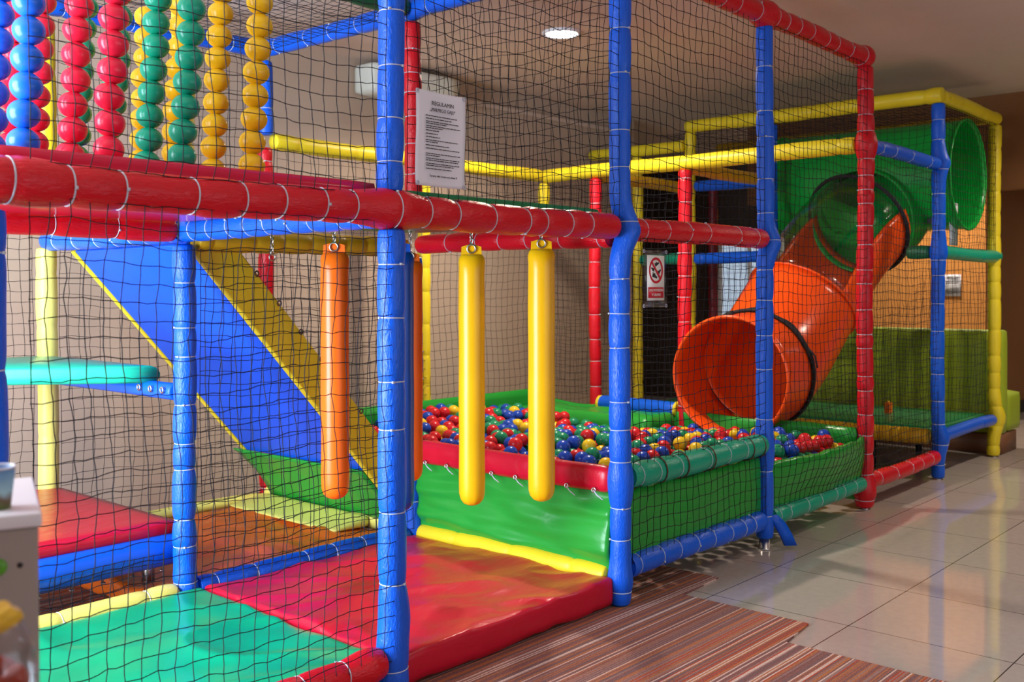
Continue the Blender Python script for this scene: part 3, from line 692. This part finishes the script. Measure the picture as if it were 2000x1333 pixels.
bsec = sadd('bend_section', shell(path[7:19], [SR]*12, 0, 360, 48), 'tube_orange')
sadd('chute', shell(path[18:], [SR-.008]*(len(path)-18), -192, 12, 32), 'tube_orange')
sadd('clear_cover', shell(path[18:], [SR-.008]*(len(path)-18), 12, 168, 28, .008), 'clear')
def ringpath(i, r):
    p = path[i]; t = (path[min(i+1, len(path)-1)]-path[max(i-1, 0)]).normalized(); s = t.cross(Vector((0, 0, 1))).normalized(); u = s.cross(t)
    return [p+(s*math.cos(2*PI*j/48)+u*math.sin(2*PI*j/48))*r for j in range(48)]
sadd('mouth_lip', polytube(ringpath(0, SR-.004), .011, 8, True), 'tube_orange').parent = msec
rp_ = ringpath(7, SR+.012)
sadd('joint_rope', join(polytube(rp_, .012, 6, True), polytube([p+Vector((.02, .004, .008))+Vector((0, 0, .008*math.sin(i*1.3))) for i, p in enumerate(rp_)], .008, 6, True)), 'rope').parent = bsec
sadd('flange', polytube(ringpath(18, SR+.004), .010, 6, True), 'tube_orange').parent = bsec
sadd('top_flange', polytube(ringpath(len(path)-2, SR+.006), .014, 6, True), 'rope')
for j in (3, 6):
    q = [p+Vector((0, 0, -.0)) for p in ringpath(7, SR+.02)][j]
    sadd('rope_end', polytube([q, q+Vector((.02, -.035, -.05)), q+Vector((.01, -.055, -.12))], .006, 5), 'rope')
# green tunnel along y with a round hole where the slide joins
tn = empty('crawl_tunnel', 'green plastic crawl tunnel high up at the right, its open end facing the hall', 'tunnel', (5.4, .68, 2.07))
TR = .385; seg = 64; ny = 44; V = []; F = []; y0, y1 = .0, 1.38
elbow = bez(Vector((4.97, .602, 1.745)), Vector((5.14, .6, 1.77)), Vector((5.34, .6, 1.80)), Vector((5.37, .6, 1.96)), 10)
for layer in (0, 1):
    for i in range(ny+1):
        for j in range(seg):
            a = 2*PI*j/seg; r = TR-.012*layer; V.append(Vector((r*math.cos(a), y0+(y1-y0)*i/ny-.68, r*math.sin(a))))
o_ = (ny+1)*seg
def inhole(f):
    c = sum((V[k] for k in f), Vector())/len(f)+tn.location; return min((c-p).length for p in elbow) < SR-.025
for i in range(ny):
    for j in range(seg):
        a, b_ = i*seg+j, i*seg+(j+1) % seg
        for f in ((a, b_, b_+seg, a+seg), (o_+a, o_+a+seg, o_+b_+seg, o_+b_)):
            if not inhole(f): F.append(f)
for q in (0, ny*seg):
    for j in range(seg): a, b_ = q+j, q+(j+1) % seg; F.append((a, b_, o_+b_, o_+a))
mesh('tunnel_shell', V, F, 'tube_green', tn)
vf = shell(elbow, [SR-.004]*len(elbow), 0, 360, 48); mesh('side_collar', [Vector(v)-tn.location for v in vf[0]], vf[1], 'tube_green', tn)
for yy_, nm in ((y0, 'mouth_lip'), (y1, 'back_flange')):
    vf = polytube([(TR*math.cos(2*PI*j/56), yy_-.68, TR*math.sin(2*PI*j/56)) for j in range(56)], .010 if nm == 'mouth_lip' else .016, 8, True); mesh(nm, vf[0], vf[1], 'tube_green', tn)
for a in (-.9, -2.2):
    V, F = box_vf(-.02, .02, -.02, .02, -.035, .0); mesh('bracket', [(v[0]+TR*math.cos(a), v[1]-.5, v[2]+TR*math.sin(a)) for v in V], F, 'black', tn, False)

# ------------------------------------------------------------------ low green deck at right, sofa, toy
ld = empty('deck', 'low green deck behind the blue post at the far right', 'deck', (5.4, 1.2, 0), 'low decks')
loc_rbox('deck_mat', ld, 4.85, 5.95, .04, 2.38, .27, .335, 'mat_deck', rad=.02, n=(14, 20, 3))
loc_rbox('deck_board', ld, 4.87, 5.93, .06, 2.36, .235, .27, 'black', rad=.004, n=(1, 1, 1))
for x in (4.95, 5.85):
    for y in (.5, 2.2): loc_rbox('leg', ld, x-.02, x+.02, y-.02, y+.02, 0, .235, 'black', rad=.003, n=(1, 1, 1))
ty = empty('toy_block', 'small orange toy block lying on the low green deck', 'toy', (5.46, .587, .335))
vfs = box_vf(-.03, .03, -.02, .02, 0, .075); mesh('block', vfs[0], vfs[1], 'bag_orange', ty, False)
V, F = rings_vf([[(.011*math.cos(i*PI/6), .011*math.sin(i*PI/6), z) for i in range(12)] for z in (.075, .088)])
mesh('stud', V+[(v[0], v[1], v[2]) for v in []], F, 'bag_yellow', ty)
so = empty('sofa', 'lime green sofa on a wooden plinth at the far right, its back to the deck', 'sofa', (6.4, .9, 0))
def sbox(nm_, *a, **k): return loc_rbox(nm_, so, *a, **k)
sbox('plinth', 6.12, 6.52, -.02, 1.95, 0, .155, 'wood', rad=.006, n=(1, 1, 1))
sbox('backrest', 6.11, 6.27, -.03, 1.96, .155, .95, 'lime', rad=.03, n=(3, 120, 8), disp=lambda v: v+Vector((-.012*abs(math.sin((v.y)*PI/.13)) if v.x < -.2 else 0, 0, 0)))
sbox('seat', 6.27, 6.62, -.03, 1.96, .155, .46, 'lime', rad=.035, n=(6, 20, 5))

# ------------------------------------------------------------------ nets
def net(label, o, u, v, wd, ht, cell=.0455, r=.0016, seed=0, amp=.006, hole=None, bulge=None, name='safety_net'):
    rn = random.Random(seed+100); o = Vector(o); u = Vector(u); v = Vector(v); nrm = u.cross(v)
    nu, nv2 = int(round(wd/cell)), int(round(ht/cell)); du, dvv = wd/nu, ht/nv2
    P = [[None]*(nv2+1) for _ in range(nu+1)]
    ph = rn.uniform(0, 6)
    for i in range(nu+1):
        for j in range(nv2+1):
            e = 1 if 0 < i < nu and 0 < j < nv2 else .3
            a = i*du+rn.uniform(-1, 1)*amp*.5*e+.012*e*math.sin(j*.31+i*.07+ph); b_ = j*dvv+rn.uniform(-1, 1)*amp*.55*e-.010*e*math.sin(PI*i/nu)+.007*e*math.sin(i*.5+ph+j*.13)
            c = rn.uniform(-1, 1)*.004*e+(.018*math.sin(PI*i/nu)*math.sin(PI*j/nv2)*math.sin(ph*3))
            if bulge: c += bulge(a/wd, b_/ht)
            P[i][j] = o+u*a+v*b_+nrm*c
    V = []; F = []
    def tube3(pts, side):
        b0 = len(V)
        for p in pts:
            for k in range(3):
                an = 2*PI*k/3; V.append(p+side*(r*math.cos(an))+nrm*(r*math.sin(an)))
        for q in range(len(pts)-1):
            for k in range(3): a = b0+q*3+k; b2 = b0+q*3+(k+1) % 3; F.append((a, b2, b2+3, a+3))
    def ok(p): return hole is None or not hole(p)
    for i in range(nu+1):
        pts = []
        for j in range(nv2+1):
            if not ok(P[i][j]):
                if len(pts) > 1: tube3(pts, u)
                pts = []; continue
            pts.append(P[i][j])
            if j < nv2: pts.append((P[i][j]+P[i][j+1])/2+u*rn.uniform(-1, 1)*amp*.22)
        if len(pts) > 1: tube3(pts, u)
    for j in range(nv2+1):
        pts = []
        for i in range(nu+1):
            if not ok(P[i][j]):
                if len(pts) > 1: tube3(pts, v)
                pts = []; continue
            pts.append(P[i][j])
            if i < nu: pts.append((P[i][j]+P[i+1][j])/2+v*rn.uniform(-.9, .6)*amp*.5)
        if len(pts) > 1: tube3(pts, v)
    kr = r*2.0
    for i in range(nu+1):
        for j in range(nv2+1):
            p = P[i][j]
            if not ok(p): continue
            b0 = len(V)
            for d in (u, -u, v, -v, nrm, -nrm): V.append(p+d*kr)
            for f in ((0, 2, 4), (2, 1, 4), (1, 3, 4), (3, 0, 4), (2, 0, 5), (1, 2, 5), (3, 1, 5), (0, 3, 5)): F.append(tuple(b0+x for x in f))
    me = bpy.data.meshes.new(name); me.from_pydata([tuple(p-o) for p in V], [], F); me.materials.append(M['net'])
    ob = bpy.data.objects.new(name, me); COL.objects.link(ob); ob.location = o
    return tag(ob, label, 'net', 'black safety nets')
UX, UY, UZ = (1, 0, 0), (0, 1, 0), (0, 0, 1)
net('black net over the lower left opening, in front of the green mat', (-1.1, -.035, .13), UX, UZ, 1.09, 1.34, seed=1, r=.0014, amp=.008)
net('black net in front of the hanging strings of balls', (-1.1, -.03, 1.55), UX, UZ, 1.06, 1.02, seed=2, r=.0014)
net('black net carrying the paper notice, above the punch bags', (.045, -.025, 1.55), UX, UZ, 1.115, 1.03, seed=3, r=.0014)
net('black net in front of the ball pit between the two near blue pit posts', (1.245, -.03, .17), UX, UZ, 1.11, 1.30, seed=4, cell=.050)
net('black net above the red beam, between the pit corner post and the next blue post', (1.245, -.02, 1.54), UX, UZ, 1.11, 1.02, seed=5, cell=.050)
net('black net left of the red front post, bulging over the green pit side', (2.445, -.03, .20), UX, UZ, 1.11, 2.34, seed=6, cell=.050, bulge=lambda a, b: .085*max(0, math.sin(PI*min(1, max(0, a))))**.7*math.exp(-((b-.085)/.06)**2))
net('black net between the red front post and the blue post beside the tunnel', (3.645, -.015, .19), UX, UZ, 1.115, 1.88, seed=7, cell=.048)
net('black net of the far right bay, in front of the green tunnel mouth', (4.845, -.02, 1.55), UX, UZ, 1.11, .94, seed=8, cell=.050)
net('black net of the far right bay, in front of the lime sofa back', (5.97, .03, .35), (-1, 0, 0), UZ, 1.13, 1.12, seed=9, cell=.075)
net('black net along the back wall behind the ball pit', (1.25, 2.36, .55), UX, UZ, 2.31, 1.50, seed=10, r=.0014, cell=.055)
net('black net along the back wall behind the blue ramp', (.05, 2.38, .15), UX, UZ, 1.10, 2.38, seed=11, r=.0014, cell=.05)
net('black net along the back wall behind the left stairs', (-1.2, 2.46, .36), UX, UZ, 1.16, 2.15, seed=12, r=.0014, cell=.05)
net('black net between the orange bag and the blue ramp', (.045, 1.16, .14), UX, UZ, 1.11, 1.28, seed=13, cell=.047)
net('strip of black net under the low red step', (-1.2, 1.27, .10), UX, UZ, 1.15, .14, seed=14, cell=.04)
net('black roof net lying between the blue top beams', (.05, 1.25, 2.565), UX, UY, 1.10, 1.11, seed=15, r=.0014, cell=.05)
net('black net behind the paper notice, running back from the pit corner post', (1.2, .05, 1.59), UY, UZ, 1.10, .96, seed=16, r=.0014, cell=.05)
net('black net under the long yellow rail, behind the no-shoes sign', (3.6, 1.24, .53), UY, UZ, 1.12, 1.52, seed=17, r=.0014, cell=.05)
net('black net behind the slide, under the yellow roof rail', (4.8, .05, .34), UY, UZ, 1.82, 2.15, seed=18, r=.0014, cell=.05, hole=lambda p: (p.y-.63)**2+(p.z-1.60)**2 < .60**2)
net('black net at the dark far side of the low green deck', (6.0, .06, .34), UY, UZ, 2.28, 2.15, seed=19, r=.0014, cell=.06)
net('black roof net above the green tunnel', (4.85, .05, 2.51), UX, UY, 1.10, 2.2, seed=20, r=.0014, cell=.05)
net('black net in the shaded corner behind the ball pit', (3.65, 2.40, .1), UX, UZ, 1.12, 1.94, seed=21, r=.0014, cell=.05)

# ------------------------------------------------------------------ notices
def textmesh(body, size, mat, parent, loc, align='CENTER', ext=.0004, sx=1.0, name='lettering'):
    cu = bpy.data.curves.new(name, 'FONT'); cu.body = body; cu.size = size; cu.align_x = align; cu.align_y = 'CENTER'; cu.extrude = ext
    t = bpy.data.objects.new(name, cu); COL.objects.link(t)
    dg = bpy.context.evaluated_depsgraph_get(); me = bpy.data.meshes.new_from_object(t.evaluated_get(dg)); COL.objects.unlink(t); bpy.data.objects.remove(t)
    me.materials.clear(); me.materials.append(M[mat]); o = bpy.data.objects.new(name, me); COL.objects.link(o); o.parent = parent
    o.rotation_euler = (PI/2, 0, 0); o.location = loc; o.scale = (sx, 1, 1); return o
nb = empty('notice', 'white printed rules notice tied to the net above the punch bags', 'notice', (.168, -.045, 1.735))
V = []; F = []; nx_, nz_ = 16, 24
for i in range(nx_+1):
    for j in range(nz_+1):
        x = -.108+.216*i/nx_; z = -.149+.297*j/nz_; V.append((x+.003*math.sin(z*20), .004*math.sin(x*30+1)+.003*noise.noise(Vector((x*12, z*12, 3))), z))
for i in range(nx_):
    for j in range(nz_): a = i*(nz_+1)+j; F.append((a, a+1, a+nz_+2, a+nz_+1))
sh = mesh('sheet', V, F, 'paper', nb); md = sh.modifiers.new('solid', 'SOLIDIFY'); md.thickness = .0008
textmesh('REGULAMIN', .0175, 'ink', nb, (.004, -.0085, .110))
textmesh('„MAŁPIEGO GAJU”', .0155, 'ink', nb, (.004, -.0085, .090), sx=.86)
textmesh('Życzymy miłej i bezpiecznej zabawy !!!', .0085, 'ink', nb, (.006, -.0085, -.117), sx=.92)
rl = random.Random(4); vfs = []
for z, wd in ((.070, .135), (.061, .11), (.052, .145), (.046, .09), (.038, .15), (.032, .07), (.024, .055), (.014, .05), (.004, .06), (-.006, .14), (-.012, .05), (-.022, .10), (-.032, .145), (-.048, .15), (-.054, .06), (-.063, .145), (-.069, .14), (-.079, .145), (-.085, .12), (-.095, .11)):
    x = -.070
    while x < -.070+wd:
        l = min(rl.uniform(.006, .02), -.070+wd-x+.001); vfs.append(box_vf(x, x+l, -.0089, -.0084, z-.0013, z+.0013)); x += l+.0022
V, F = join(*vfs); mesh('printed_lines', V, F, 'ink', nb, False)
for sx_, sz_ in ((-.1, .142), (.1, .142), (-.1, -.142), (.1, -.142)):
    V, F = torus_vf(.006, .0018, n=12, k=5); mesh('cable_tie', [(v[0]+sx_*1.03, v[2]-.006, v[1]+sz_) for v in V], F, 'tie', nb)

ns = empty('prohibition_sign', 'no-shoes sign with a red ring, tied to the net above the ball pit', 'sign', (1.375, -.05, 1.305))
o = rbox('clear_pouch', -.083, .083, -.001, .001, -.115, .115, 'sleeve', ns, rad=.0005, n=(1, 1, 1))
for z in (.107, -.107): rbox('pouch_edge', -.083, .083, -.0025, .0025, z-.009, z+.009, 'sleeve', ns, rad=.001, n=(1, 1, 1))
rbox('card', -.062, .062, -.0035, -.0015, -.088, .095, 'sign_white', ns, rad=.0005, n=(1, 1, 1))
RX, RZ, cz = .050, .053, .034
def ell(a, s): return (RX*s*math.cos(a), RZ*s*math.sin(a)+cz)
V = []; F = []
for i in range(48):
    a = 2*PI*i/48
    for s in (1, .82):
        for y in (-.0036, -.0048): p = ell(a, s); V.append((p[0], y, p[1]))
for i in range(48):
    a, b_ = i*4, ((i+1) % 48)*4; F += [(a, b_, b_+1, a+1), (a+1, b_+1, b_+3, a+3), (a+3, b_+3, b_+2, a+2), (a, a+2, b_+2, b_)]
vf2 = box_vf(-.047, .047, -.0056, -.0044, -.0045, .0045); a = Matrix.Rotation(math.radians(47), 4, 'Y')
vf2 = ([(a @ Vector(v))+Vector((0, 0, cz)) for v in vf2[0]], vf2[1])
V, F = join((V, F), vf2); mesh('red_ring', V, F, 'sign_red', ns, False)
def shoe(cx, cz_, s, rot):
    pts = [(-.5, -.16), (.42, -.16), (.5, -.06), (.42, .06), (.18, .12), (.02, .24), (-.02, .36), (-.16, .36), (-.2, .25), (-.34, .25), (-.36, .38), (-.5, .38)]
    rt_ = Matrix.Rotation(rot, 2)
    q = [rt_ @ Vector((p[0]*s, p[1]*s)) for p in pts]
    return rings_vf([[(cx+p.x, y, cz_+p.y) for p in q] for y in (-.0036, -.0043)])
V, F = join(shoe(.008, .060, .030, .5), shoe(-.024, .040, .024, 2.9), shoe(.024, .028, .030, .9), shoe(-.008, .010, .036, -.2)); mesh('shoe_symbols', V, F, 'ink', ns, False)
rbox('red_band', -.055, .055, -.0046, -.0034, -.078, -.034, 'sign_red', ns, rad=.0003, n=(1, 1, 1))
textmesh('ZAKAZ WCHODZENIA', .0138, 'sign_white', ns, (0, -.0050, -.047), sx=.70)
textmesh('W OBUWIU', .0150, 'sign_white', ns, (0, -.0050, -.065), sx=.80)
for sx_, sz_ in ((-.08, .11), (.08, .11), (-.08, -.11), (.08, -.11)):
    V, F = torus_vf(.006, .002, n=12, k=5); mesh('cable_tie', [(v[0]+sx_, v[2], v[1]+sz_) for v in V], F, 'tie', ns)

wn_ = empty('notice', 'tall white sheet hanging behind the blue post below the tunnel mouth', 'notice', (5.31, .07, 1.72))
rbox('sheet', -.085, .085, -.002, .002, -.15, .15, 'paper', wn_, rad=.001, n=(1, 1, 1))
wp = empty('notice', 'grey sheet of paper on the orange wall above the sofa back', 'notice', (7.985, .955, 1.30))
rbox('sheet', -.003, .003, -.08, .08, -.105, .105, 'paper', wp, rad=.001, n=(1, 1, 1))
V, F = join(*[box_vf(-.006, -.0032, -.06, .05+rl.uniform(-.03, .01), z, z+.004) for z in (.08, .065, .05, .035, .02, -.03, -.045, -.06, -.075)]); mesh('printed_lines', V, F, 'ink', wp, False)

# ------------------------------------------------------------------ lamp and air conditioner
def lamp(x, y, label, power):
    r0 = empty('ceiling_light', label, 'ceiling light', (x, y, 2.8), 'recessed ceiling lights')
    V, F = torus_vf(.105, .012, n=40, k=8, squash=1); mesh('trim_ring', [(v[0], v[1], v[2]-.004) for v in V], F, 'white', r0)
    V, F = rings_vf([[(r*math.cos(2*PI*i/40), r*math.sin(2*PI*i/40), z) for i in range(40)] for z, r in ((-.012, .02), (-.008, .095), (-.002, .1))]); mesh('diffuser', V, F, 'lamp', r0)
    l = bpy.data.lights.new('lamp_light', 'AREA'); l.shape = 'DISK'; l.size = .19; l.energy = power; l.color = (1, .86, .70); l.spread = math.radians(150)
    lo = bpy.data.objects.new('lamp_light', l); COL.objects.link(lo); lo.parent = r0; lo.location = (0, 0, -.02)
lamp(2.643, 1.457, 'round recessed ceiling light shining above the ball pit', 36)
lamp(5.3, -1.2, 'round recessed ceiling light over the tiled aisle', 22)
lamp(7.2, 1.0, 'round recessed ceiling light beyond the sofa', 24)
lamp(10, -1.2, 'round recessed ceiling light in the far corridor', 12)
lamp(1.8, -2.0, 'round recessed ceiling light over the carpet', 5)
ac = empty('air_conditioner', 'pale air conditioner high on the back wall behind the nearest post', 'air conditioner', (2.65, 2.82, 2.56))
rbox('housing', -.40, .40, -.12, .10, 0, .20, 'ac', ac, rad=.03, n=(8, 6, 6)); rbox('louvre', -.36, .36, -.128, -.115, .02, .05, 'white', ac, rad=.004, n=(1, 1, 1))

# ------------------------------------------------------------------ white cabinet, cup and jar at the left edge
c0 = Vector((-1.503, -1.01)); dF = (Vector((-1.545, -.994))-c0).normalized(); dS = Vector((-dF.y, dF.x))
if dS.dot(Vector((-1.417, -.737))-c0) < 0: dS = -dS
qz = math.atan2(-dF.y, -dF.x)
cb = empty('cabinet', 'white cabinet at the bottom left corner, in front of the net', 'cabinet', (c0.x, c0.y, 0)); cb.rotation_euler = (0, 0, qz)
def cbx(n, x0, x1, y0, y1, z0, z1, mat, bev=.003): return box(n, x0, x1, y0, y1, z0, z1, mat, cb, bev)
cbx('side_panel', -.55, 0, 0, .018, .03, .952, 'cabinet'); cbx('back_panel', -.018, 0, .02, .27, .03, .952, 'cabinet'); cbx('body', -.55, -.02, .02, .27, .03, .95, 'white')
cbx('top', -.56, .004, -.004, .285, .953, .971, 'white'); cbx('plinth', -.53, -.02, .02, .25, 0, .03, 'black')
V, F = rings_vf([[(-.022+r*math.cos(2*PI*i/16), y, .905+r*math.sin(2*PI*i/16)) for i in range(16)] for y, r in ((.001, .0035), (-.001, .0035))])
mesh('screw_hole', V, F, 'black', cb)
def campt(px, py, d): return CAM+(fw+rt*((px-1000)/FPX)-up*((py-591.96)/FPX))*d
ry = fw+rt*((-8-1000)/FPX)-up*((994-591.96)/FPX); p = CAM+ry*((.971-CAM.z)/ry.z)
cu_ = empty('paper_cup', 'colourful paper cup standing on the white cabinet', 'cup', p)
m, N, L, b = nt('cup_print'); M['cup'] = m
tc = N.new('ShaderNodeTexCoord'); sp = N.new('ShaderNodeSeparateXYZ'); L.new(tc.outputs['Object'], sp.inputs[0])
nz = N.new('ShaderNodeTexNoise'); nz.inputs['Scale'].default_value = 40; L.new(tc.outputs['Object'], nz.inputs['Vector'])
ma = N.new('ShaderNodeMath'); ma.operation = 'MULTIPLY_ADD'; ma.inputs[1].default_value = .02; L.new(nz.outputs[0], ma.inputs[0]); L.new(sp.outputs[2], ma.inputs[2])
mr = N.new('ShaderNodeMapRange'); mr.inputs[2].default_value = .08; L.new(ma.outputs[0], mr.inputs[0])
cr = N.new('ShaderNodeValToRGB'); e = cr.color_ramp.elements; e[0].color = (.05, .28, .04, 1); e[1].color = (.85, .35, .5, 1); e[1].position = 1
for q, c in ((.3, (.15, .08, .04)), (.42, (.35, .6, .7)), (.75, (.2, .45, .8))): x = e.new(q); x.color = c+(1,)
L.new(mr.outputs[0], cr.inputs[0]); L.new(cr.outputs[0], b.inputs['Base Color'])
V, F = rings_vf([[(r*math.cos(2*PI*i/32), r*math.sin(2*PI*i/32), z) for i in range(32)] for z, r in ((0, .017), (.001, .018), (.055, .024), (.053, .022), (.004, .016))]); mesh('cup_body', V, F, 'cup', cu_)
V, F = torus_vf(.0235, .0015, n=32, k=6, z=.055); mesh('cup_rim', V, F, 'white', cu_)
# low stand under the jar (below the frame), the jar and its sweets
jc = campt(-5, 1290, 1.02); jb = jc.z-.075
stn = empty('side_table', 'low white side table below the glass jar', 'table', (jc.x, jc.y, 0))
V, F = rings_vf([[(r*math.cos(2*PI*i/40), r*math.sin(2*PI*i/40), z) for i in range(40)] for z, r in ((jb-.02, .045), (jb-.017, .048), (jb-.003, .048), (jb, .045))]); mesh('table_top', V, F, 'white', stn)
V, F = rings_vf([[(r*math.cos(2*PI*i/24), r*math.sin(2*PI*i/24), z) for i in range(24)] for z, r in ((.007, .12), (.02, .12), (.03, .02), (jb-.02, .02))]); mesh('pedestal', V, F, 'white', stn)
jr = empty('glass_jar', 'blurred round glass jar with red sweets and a yellow lid', 'jar', (jc.x, jc.y, jb))
prof = [(0, .022), (.004, .030), (.02, .036), (.05, .0385), (.075, .037), (.095, .031), (.108, .024), (.112, .0235)]
V, F = rings_vf([[(r*math.cos(2*PI*i/40), r*math.sin(2*PI*i/40), z) for i in range(40)] for z, r in prof]+[[(r*math.cos(2*PI*i/40), r*math.sin(2*PI*i/40), z) for i in range(40)] for z, r in [(z+.001, r-.002) for z, r in reversed(prof)]]); mesh('jar_glass', V, F, 'glass', jr)
bm = bmesh.new(); bmesh.ops.create_icosphere(bm, subdivisions=4, radius=1)
for v in bm.verts:
    n = noise.noise(v.co*2.4)*.18; v.co = Vector((v.co.x*.026*(1+n), v.co.y*.026*(1+n), v.co.z*.015*(1+n)))
me = bpy.data.meshes.new('lid'); bm.to_mesh(me); bm.free(); me.materials.append(vinyl('lid_yellow', (.72, .45, .03), .35, .1)); me.polygons.foreach_set('use_smooth', [True]*len(me.polygons))
lo = bpy.data.objects.new('lid', me); COL.objects.link(lo); lo.parent = jr; lo.location = (-.004, 0, .118)
M['sweet'] = vinyl('sweet_red', (.45, .05, .02), .3, .1); rs = random.Random(2)
for k in range(7):
    bm = bmesh.new(); bmesh.ops.create_icosphere(bm, subdivisions=3, radius=.0135)
    for v in bm.verts: v.co = v.co*(1+.18*noise.noise(v.co*90+Vector((k, 0, 0)))); v.co.z *= .85
    me = bpy.data.meshes.new('sweet'); bm.to_mesh(me); bm.free(); me.materials.append(M['sweet']); me.polygons.foreach_set('use_smooth', [True]*len(me.polygons))
    a = 2*PI*k/6; s_ = bpy.data.objects.new('sweet', me); COL.objects.link(s_); s_.location = Vector((jc.x, jc.y, jb))+(Vector((.018*math.cos(a), .018*math.sin(a), .052+.008*(k % 2))) if k < 6 else Vector((0, 0, .068)))
    tag(s_, 'red sweet piled in the glass jar', 'sweet', 'red sweets in the jar')
p = campt(-4, 1112, 1.285)
gf = bpy.data.meshes.new('lime_magnet'); bm = bmesh.new(); bmesh.ops.create_uvsphere(bm, u_segments=24, v_segments=14, radius=.011)
for v in bm.verts: v.co.y *= .35
bm.to_mesh(gf); bm.free(); gf.materials.append(vinyl('lime_green', (.10, .35, .02), .35, .1)); gf.polygons.foreach_set('use_smooth', [True]*len(gf.polygons))
go = bpy.data.objects.new('lime_magnet', gf); COL.objects.link(go); go.parent = cb; go.location = cb.matrix_basis.inverted() @ p; go.location.y = -.002
